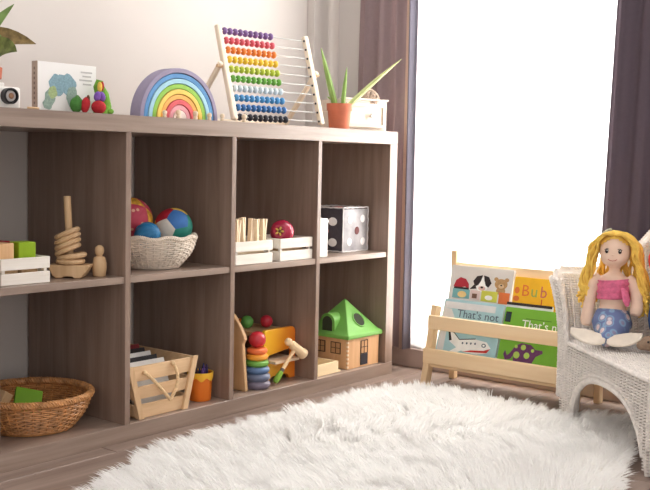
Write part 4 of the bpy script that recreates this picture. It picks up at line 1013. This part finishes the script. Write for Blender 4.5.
# rolled top border: rope wound over the thickness
mb = MB(); vs = []; ns = 150; sg = 10
for i in range(ns+1):
    s = i/ns; p_o, nn = wallpt(s, 1, .008); p_i, _ = wallpt(s, 1, -TH); cpt = (p_o+p_i)/2; hw_ = (p_o-p_i).length/2+.004
    rr = 1+.06*math.sin(i*2.0); ke = max(0, 1-min(s, 1-s)*2/.42); ke = ke*ke*(3-2*ke); hw_ += .008*ke; cpt = cpt+nn*.004*ke-Vector((0, 0, .020*ke))-(NB*.012 if i in (0, ns) else Vector())
    for k in range(sg):
        an = 2*PI*k/sg; vs.append(cpt+nn*hw_*math.cos(an)*rr+Vector((0, 0, (.022+.014*ke)*math.sin(an)*rr-.004)))
mb.add(vs, [(i*sg+k, i*sg+(k+1) % sg, (i+1)*sg+(k+1) % sg, (i+1)*sg+k) for i in range(ns) for k in range(sg)]+[tuple(range(sg)), tuple(range(ns*sg, ns*sg+sg))])
mb.build('rolled_border', WCH, cx)
mb = MB()
for off in (.010, -.012, -.030): braid(mb, [wallpt(i/80, 1, off)[0]+Vector((0, 0, .012 if off == -.012 else -.004)) for i in range(81)], .006, .022)
stuff(mb.build('border_braid', WCH, cx))
# front faces of the two arms
for s0, sg_ in ((0, 1), (1, -1)):
    rows = 40
    def SA(s, t, s0=s0): 
        H0 = .06; z = H0+(topz(s0)-.014-H0)*t; tt = max(0, (z-SEAT*.55)/(topz(s0)-SEAT*.55)); fl = .088*max(0, (tt-.25)/.75)**2.0
        wd = TH+.014+.022*max(0, (tt-.5)/.5)
        u = -.004-fl+(wd)*s-.010*max(0, (tt-.6)/.4); 
        if s0 == 1: u = CWID-u
        return ch3(u, -.010, z), -NB
    mb = MB(); weave(mb, SA, 3, 44, .0022, .0024, .0044, rib=True, sub=4, stake_r=.003); 
    stuff(mb.build('arm_front', WCH, cx))
    mb = MB(); vs = [SA(i/4, j/20)[0]+NB*.003 for j in range(21) for i in range(5)]; mb.add(vs, [(j*5+i, j*5+i+1, (j+1)*5+i+1, (j+1)*5+i) for j in range(20) for i in range(4)]); o = mb.build('arm_panel', WCH, cx); o.modifiers.new('t', 'SOLIDIFY').thickness = .003
    mb = MB()
    for ss in (0, 1): braid(mb, [SA(ss, j/20)[0]-NB*.002 for j in range(21)], .0068, .022)
    stuff(mb.build('arm_braid', WCH, cx))

# ================================================================== mermaid doll and soft toys on the chair
SZ = SEAT+.0165
def skinmat(name, rgb): return mat(name, rgb, .85, .04, 60)
dl = thing('doll', 'cloth mermaid doll with long yellow hair and a pink top on the wicker chair', 'doll', tuple(Vector((-.15, -.66, 0))+ch3(.114, .077, SZ)), math.radians(-76)); dl.scale = (1.1, 1.1, 1.13)
# local: -Y is her front, X her left in the picture's right, Z up
SKIN = skinmat('doll_skin', (236, 204, 182))
body = MB()
body.ball((0, 0, .205), (.0345, .031, .037), 28)                    # head
body.ball((-.002, -.010, .190), (.028, .024, .020), 20)            # cheeks and chin
body.tube([(0, .002, .185), (0, .003, .160), (0, .003, .150)], [.014, .0125, .018], 16)
body.tube([(0, .004, .158), (0, .003, .147), (0, .001, .128), (0, 0, .105), (0, 0, .085), (0, 0, .06), (0, 0, .04), (0, 0, .02)], [.014, .030, .034, .0315, .029, .034, .037, .034], 22)
body.tube([(-.030, .003, .146), (-.044, .0, .132), (-.050, -.004, .105), (-.054, -.008, .075), (-.056, -.014, .048), (-.056, -.018, .036)], [.013, .014, .0135, .0135, .0145, .011], 14)
body.tube([(.030, .003, .146), (.045, .0, .132), (.052, -.006, .112), (.056, -.016, .092), (.056, -.026, .078), (.054, -.03, .068)], [.013, .014, .0135, .0135, .0145, .011], 14)
bo = body.build('body', SKIN, dl)
rm = bo.modifiers.new('fuse', 'REMESH'); rm.mode = 'VOXEL'; rm.voxel_size = .0026; rm.use_smooth_shade = True
sm_ = bo.modifiers.new('soft', 'SMOOTH'); sm_.iterations = 3
# face
EYE = mat('doll_eye', (44, 34, 36), .3); 
for s in (-1, 1):
    e = MB().ball((s*.0145, -.0300+.0022, .2065), (.0042, .0022, .0048), 14).build('eye', EYE, dl)
    MB().ball((s*.0145+.0012, -.0305, .2085), (.0013, .0008, .0013), 8).build('eye_glint', WHT, e)
    MB().tube([(s*.0100, -.0312, .2118), (s*.0148, -.0304, .2128), (s*.0196, -.0272, .2095)], .0007, 6).build('eyelash', EYE, e)
MB().tube([(-.010, -.0338, .1895), (-.006, -.0352, .1870), (0, -.0360, .1860), (.006, -.0352, .1870), (.010, -.0338, .1895)], .0009, 6).build('mouth', mat('doll_mouth', (196, 120, 110), .7), dl)
MB().ball((0, -.0335, .1985), (.0025, .0025, .0022), 10).build('nose', SKIN, dl)
# pink wrap top with a bow
PINK = mat('pink_knit', (226, 116, 150), .9, .15, 120, bump=.4)
tp = MB(); vs = []; n = 36; lv = 8
for j in range(lv+1):
    z = .100+.043*j/lv
    for k in range(n):
        a = 2*PI*k/n; r_ = .0345+.0022*math.sin(j*2.4+math.sin(a*2)*.8)
        vs.append((r_*math.cos(a)*1.0, r_*math.sin(a)*1.0, z+.003*math.cos(a)))
tp.add(vs, [(j*n+k, j*n+(k+1) % n, (j+1)*n+(k+1) % n, (j+1)*n+k) for j in range(lv) for k in range(n)])
to = tp.build('top', PINK, dl, ang=80); to.modifiers.new('t', 'SOLIDIFY').thickness = .002
MB().tube([(.024, -.028, .125), (.031, -.036, .116), (.036, -.040, .100), (.038, -.040, .088)], [.006, .0095, .0105, .004], 12, flat=.5).build('bow_tail', PINK, dl)
# tail: patterned blue, then the cream fin laid over the seat edge
m_t, nt, b = nt_new('tail_fabric')
tcn = nt.nodes.new('ShaderNodeTexCoord'); vo = nt.nodes.new('ShaderNodeTexVoronoi'); vo.inputs['Scale'].default_value = 42; vo.inputs['Randomness'].default_value = .6
rpn = nt.nodes.new('ShaderNodeValToRGB'); els = rpn.color_ramp.elements; els[0].position = .12; els[0].color = lin((232, 200, 200)); els[1].position = .52; els[1].color = lin((112, 126, 170))
e2 = els.new(.26); e2.color = lin((226, 220, 224)); e3 = els.new(.34); e3.color = lin((146, 136, 168)); e4 = els.new(.44); e4.color = lin((140, 178, 208))
nt.links.new(tcn.outputs['Object'], vo.inputs['Vector']); nt.links.new(vo.outputs['Distance'], rpn.inputs[0]); nt.links.new(rpn.outputs[0], b.inputs['Base Color']); b.inputs['Roughness'].default_value = .85
tl = MB(); tl.tube([(0, .004, .072), (0, .002, .062), (0, -.006, .042), (.004, -.028, .031), (.004, -.052, .022), (.002, -.070, .0165), (0, -.084, .012)], [.035, .040, .046, .0385, .0265, .0185, .012], 24)
to2 = tl.build('tail', m_t, dl, ang=80)
FIN = mat('cream_fin', (236, 224, 208), .85, .05, 60)
def fin(sg):
    rows = 10; colz = 7; vs = []
    for i in range(rows+1):
        f = i/rows; x = .002+sg*(.001+.078*f); wd = .009+.019*math.sin(PI*min(1, f*1.1)**.8)*(1-f*.45); yc = -.084-.012*math.sin(PI*f*.55)+.004*f
        for k in range(colz):
            q = k/(colz-1)*2-1
            vs.append((x, yc+wd*q*.75, .0165+.016*f*f+wd*q*.55+.003*math.cos(q*2+f*6)))
    mb = MB(); mb.add(vs, [(i*colz+k, i*colz+k+1, (i+1)*colz+k+1, (i+1)*colz+k) for i in range(rows) for k in range(colz-1)])
    o = mb.build('tail_fin', FIN, dl, ang=80); sd = o.modifiers.new('t', 'SOLIDIFY'); sd.thickness = .006; sd.offset = 0
    ss = o.modifiers.new('s', 'SUBSURF'); ss.levels = 1; ss.render_levels = 1
fin(-1); fin(1)
# yarn hair
HAIR = mat('yellow_yarn', (250, 200, 96), .9, .2, 60); 
hr = MB(); rh = random.Random(3)
cap = MB().ball((0, .006, .212), (.0385, .0345, .0385), 26)
hb_ = MB(); vs = []
n = 26; seg = 30
for i in range(n+1):
    th = PI*i/n
    for k in range(seg):
        a = 2*PI*k/seg; v = Vector((.0395*math.sin(th)*math.cos(a), .036*math.sin(th)*math.sin(a), .0395*math.cos(th)))
        front = max(0, -math.sin(a))*math.sin(th)
        # pull the cap back off the face
        if v.y < -.004 and v.z < .022-.5*abs(v.x): v.y = -.004
        vs.append(v+Vector((0, .008, .212)))
hb_.add(vs, [(i*seg+k, i*seg+(k+1) % seg, (i+1)*seg+(k+1) % seg, (i+1)*seg+k) for i in range(n) for k in range(seg)])
hb_.build('hair_cap', HAIR, dl, ang=80)
def strand(pts, r, wig=.0025, ph=0):
    P_ = []
    pts = [Vector(p) for p in pts]
    m = 26
    for i in range(m+1):
        f = i/m*(len(pts)-1); k = min(len(pts)-2, int(f)); f -= k
        a = pts[max(0, k-1)]; b = pts[k]; c = pts[k+1]; d = pts[min(len(pts)-1, k+2)]
        q = .5*((2*b)+(-a+c)*f+(2*a-5*b+4*c-d)*f*f+(-a+3*b-3*c+d)*f**3)
        w_ = min(1, i/8); P_.append(q+Vector((math.sin(i*.95+ph), math.cos(i*.8+ph), 0))*wig*w_)
    hr.tube(P_, r, 5)
for sgn in (-1, 1):
    for i in range(34):
        f = rh.random(); g = rh.random(); ph = rh.random()*6
        x0 = sgn*(.001+.004*g); y0 = -.020+.045*f; zt = .2515-.010*abs(f-.45)**1.2*2
        out = .040+.014*g
        if sgn < 0: end = (-.058-.022*rh.random(), -.012+.03*f, .070+.05*rh.random())
        else: end = (.060+.022*rh.random(), -.012+.028*f, .060+.055*rh.random())
        strand([(x0, y0, zt-.002), (sgn*(.020+.003*g), y0*1.15-.003*(1-f), .243), (sgn*out, y0*.7-.004, .216), (sgn*(out+.006), y0*.5-.002, .180), (sgn*(out+.016+.006*g), y0*.4, .135), (sgn*abs(end[0])*.92, end[1], (end[2]+.125)/2), end], .0036, .0034, ph)
for i in range(26):     # back hair
    f = rh.random()*2-1; ph = rh.random()*6
    strand([(f*.02, .02, .246), (f*.034, .040, .215), (f*.045, .044, .17), (f*.055, .042, .12), (f*.06, .040, .07+.03*rh.random())], .0038, .0034, ph)
stuff(hr.build('hair', HAIR, dl, ang=80))
hbn = MB(); braid(hbn, [(-.0405*math.cos(a)*1.0+0, -.004, .212+.0435*math.sin(a)) for a in [PI*(.12+.30*i/12) for i in range(13)]], .0034, .008); hbn.build('hair_band', mat('bead_band', (178, 176, 150), .6, .3, 200), dl)

# red, yellow and blue soft toy beside her
st2 = thing('soft_toy', 'red, orange and navy blue soft toy leaning on the back of the wicker chair', 'soft toy', tuple(Vector((-.15, -.66, 0))+ch3(.214, .190, SZ)), math.radians(-76))
MB().ball((0, 0, .074), (.060, .043, .074), 26).build('body', mat('navy_felt', (62, 86, 132), .95, .15, 80, bump=.3), st2)
MB().ball((.0, 0, .218), (.066, .042, .054), 26).build('head', mat('scarlet_felt', (222, 74, 64), .95, .1, 80, bump=.3), st2)
MB().ring((0, 0, .156), .038, .015, 36, 12, ell=.75).build('collar', mat('orange_felt', (240, 160, 60), .95, .1, 80, bump=.3), st2)
br = thing('plush_animal', 'brown plush animal lying on the seat at the edge of the wicker chair', 'plush toy', tuple(Vector((-.15, -.66, 0))+ch3(.256, .110, SZ)), math.radians(-76))
BRP = mat('brown_plush', (156, 132, 112), .95, .15, 150, bump=.5)
bm_ = MB().ball((.055, .01, .026), (.05, .034, .026), 24); bm_.ball((.004, -.004, .022), (.026, .022, .019), 20); bm_.ball((-.014, -.008, .016), (.016, .014, .012), 16)
bo2 = bm_.build('body', BRP, br); rm = bo2.modifiers.new('fuse', 'REMESH'); rm.mode = 'VOXEL'; rm.voxel_size = .0026; rm.use_smooth_shade = True; bo2.modifiers.new('soft', 'SMOOTH').iterations = 3
MB().ball((.0, -.0245, .028), (.003, .002, .003), 10).build('eye', EYE, br); MB().ball((.022, -.012, .04), (.009, .006, .009), 12).build('ear', BRP, br)

# ================================================================== white fur rug
outline = [(-1.40, -.27), (-1.16, -.17), (-.93, -.15), (-.72, -.15), (-.52, -.155), (-.34, -.16), (-.215, -.175), (-.165, -.26), (-.145, -.38), (-.145, -.50), (-.19, -.60), (-.205, -.68), (-.135, -.745), (-.115, -.83), (-.26, -.90), (-.47, -.965), (-.66, -1.02), (-.85, -1.10), (-1.15, -1.10), (-1.46, -.95), (-1.56, -.65), (-1.52, -.38)]
poly = np.array(outline)
# smooth the outline
for _ in range(2):
    q = np.roll(poly, -1, 0); poly = np.stack([poly*.75+q*.25, poly*.25+q*.75], 1).reshape(-1, 2)
cen_ = poly.mean(0)
rug = thing('fur_rug', 'fluffy white fur rug lying on the wooden floor', 'rug', (cen_[0], cen_[1], 0))
pl = poly-cen_
mb = MB(); mb.prism([tuple(p) for p in pl], lambda u, v, q_: Vector((u, v, .0006+q_)), .010); mb.build('backing', mat('rug_backing', (236, 230, 222), .95, .04, 40), rug, smooth=False)
def inside(pts):
    x, y = pts[:, 0], pts[:, 1]; r_ = np.zeros(len(pts), bool); n = len(pl); j = n-1
    for i in range(n):
        xi, yi = pl[i]; xj, yj = pl[j]
        c_ = ((yi > y) != (yj > y)) & (x < (xj-xi)*(y-yi)/(yj-yi+1e-12)+xi); r_ ^= c_; j = i
    return r_
NS = 120000
lo, hi = pl.min(0), pl.max(0)
pts = rng.uniform(lo, hi, (int(NS*1.7), 2)); pts = pts[inside(pts)][:NS]; NS = len(pts)
# tufts: strands lean to their tuft's tip, tufts follow a slow swirl
NC = 2600
cc = rng.uniform(lo, hi, (NC*2, 2)); cc = cc[inside(cc)][:NC]
gx_ = {}
cs_ = .045
for i, (x, y) in enumerate(cc): gx_.setdefault((int(x//cs_), int(y//cs_)), []).append(i)
near_i = np.zeros(NS, int)
for i, (x, y) in enumerate(pts):
    a, b_ = int(x//cs_), int(y//cs_); best = 1e9; bi = 0
    for u in (-1, 0, 1):
        for v in (-1, 0, 1):
            for k in gx_.get((a+u, b_+v), ()):
                d = (cc[k][0]-x)**2+(cc[k][1]-y)**2
                if d < best: best = d; bi = k
    near_i[i] = bi
def swirl(p):
    x, y = p[:, 0], p[:, 1]
    a = 1.3*np.sin(x*5.1+1.7*np.sin(y*4.3))+1.2*np.cos(y*6.2+x*2.1)+2.4
    return np.stack([np.cos(a), np.sin(a)], 1)
ctr = np.zeros(2)
rad = (cc-ctr); rl = np.linalg.norm(rad, axis=1, keepdims=True); rad = rad/np.maximum(rl, 1e-6)
# distance to the border pushes edge tufts outward
dmin = np.min(np.linalg.norm(cc[:, None, :]-pl[None, :, :], axis=2), axis=1)
ew = np.exp(-dmin/.05)[:, None]
cdir = swirl(cc)*(1-ew)+rad*ew*1.2
ctip = cc+cdir*rng.uniform(.012, .040, (NC if len(cc) == NC else len(cc), 1))
ch_ = rng.uniform(.026, .050, len(cc))*(1-.35*ew[:, 0])
root = np.concatenate([pts, np.full((NS, 1), .009)], 1)
cl = rng.uniform(.1, .65, (NS, 1))
tip2 = (pts+cdir[near_i]*rng.uniform(.012, .045, (NS, 1)))*(1-cl)+ctip[near_i]*cl+rng.normal(0, .0035, (NS, 2))
tipz = ch_[near_i]*rng.uniform(.75, 1.2, NS)
tip = np.concatenate([tip2, tipz[:, None]], 1)
midp = root*.45+tip*.55; midp[:, 2] = root[:, 2]*.3+tip[:, 2]*.78
side = rng.normal(size=(NS, 3)); d = tip-root; side -= d*((side*d).sum(1)/(d*d).sum(1))[:, None]; side /= np.linalg.norm(side, axis=1)[:, None]
W0 = .0008
vr = []
ring_pts = []
for f, wf in ((0, 1.0), (.38, .95), (.72, .7)):
    c_ = root*(1-f)**2+2*f*(1-f)*midp+tip*f*f
    ring_pts.append((c_+side*W0*wf, c_-side*W0*wf))
V = np.stack([ring_pts[0][0], ring_pts[0][1], ring_pts[1][0], ring_pts[1][1], ring_pts[2][0], ring_pts[2][1], tip], 1).reshape(-1, 3)
base_i = np.arange(NS)[:, None]*7
quads = np.concatenate([base_i+np.array([0, 1, 3, 2]), base_i+np.array([2, 3, 5, 4])], 1).reshape(-1, 4)
tris = base_i+np.array([4, 5, 6])
me = bpy.data.meshes.new('fur')
nq, ntr = len(quads), len(tris)
me.vertices.add(len(V)); me.vertices.foreach_set('co', V.astype(np.float32).ravel())
me.loops.add(nq*4+ntr*3); me.loops.foreach_set('vertex_index', np.concatenate([quads.ravel(), tris.ravel()]).astype(np.int32))
me.polygons.add(nq+ntr)
me.polygons.foreach_set('loop_start', np.concatenate([np.arange(nq)*4, nq*4+np.arange(ntr)*3]).astype(np.int32))
me.polygons.foreach_set('use_smooth', np.ones(nq+ntr, bool))
me.update(calc_edges=True); me.validate()
me.materials.append(cloth('white_fur', (253, 251, 249), .5, 0, .03, 8))
fo = bpy.data.objects.new('fur', me); C.objects.link(fo); fo.parent = rug; stuff(fo)
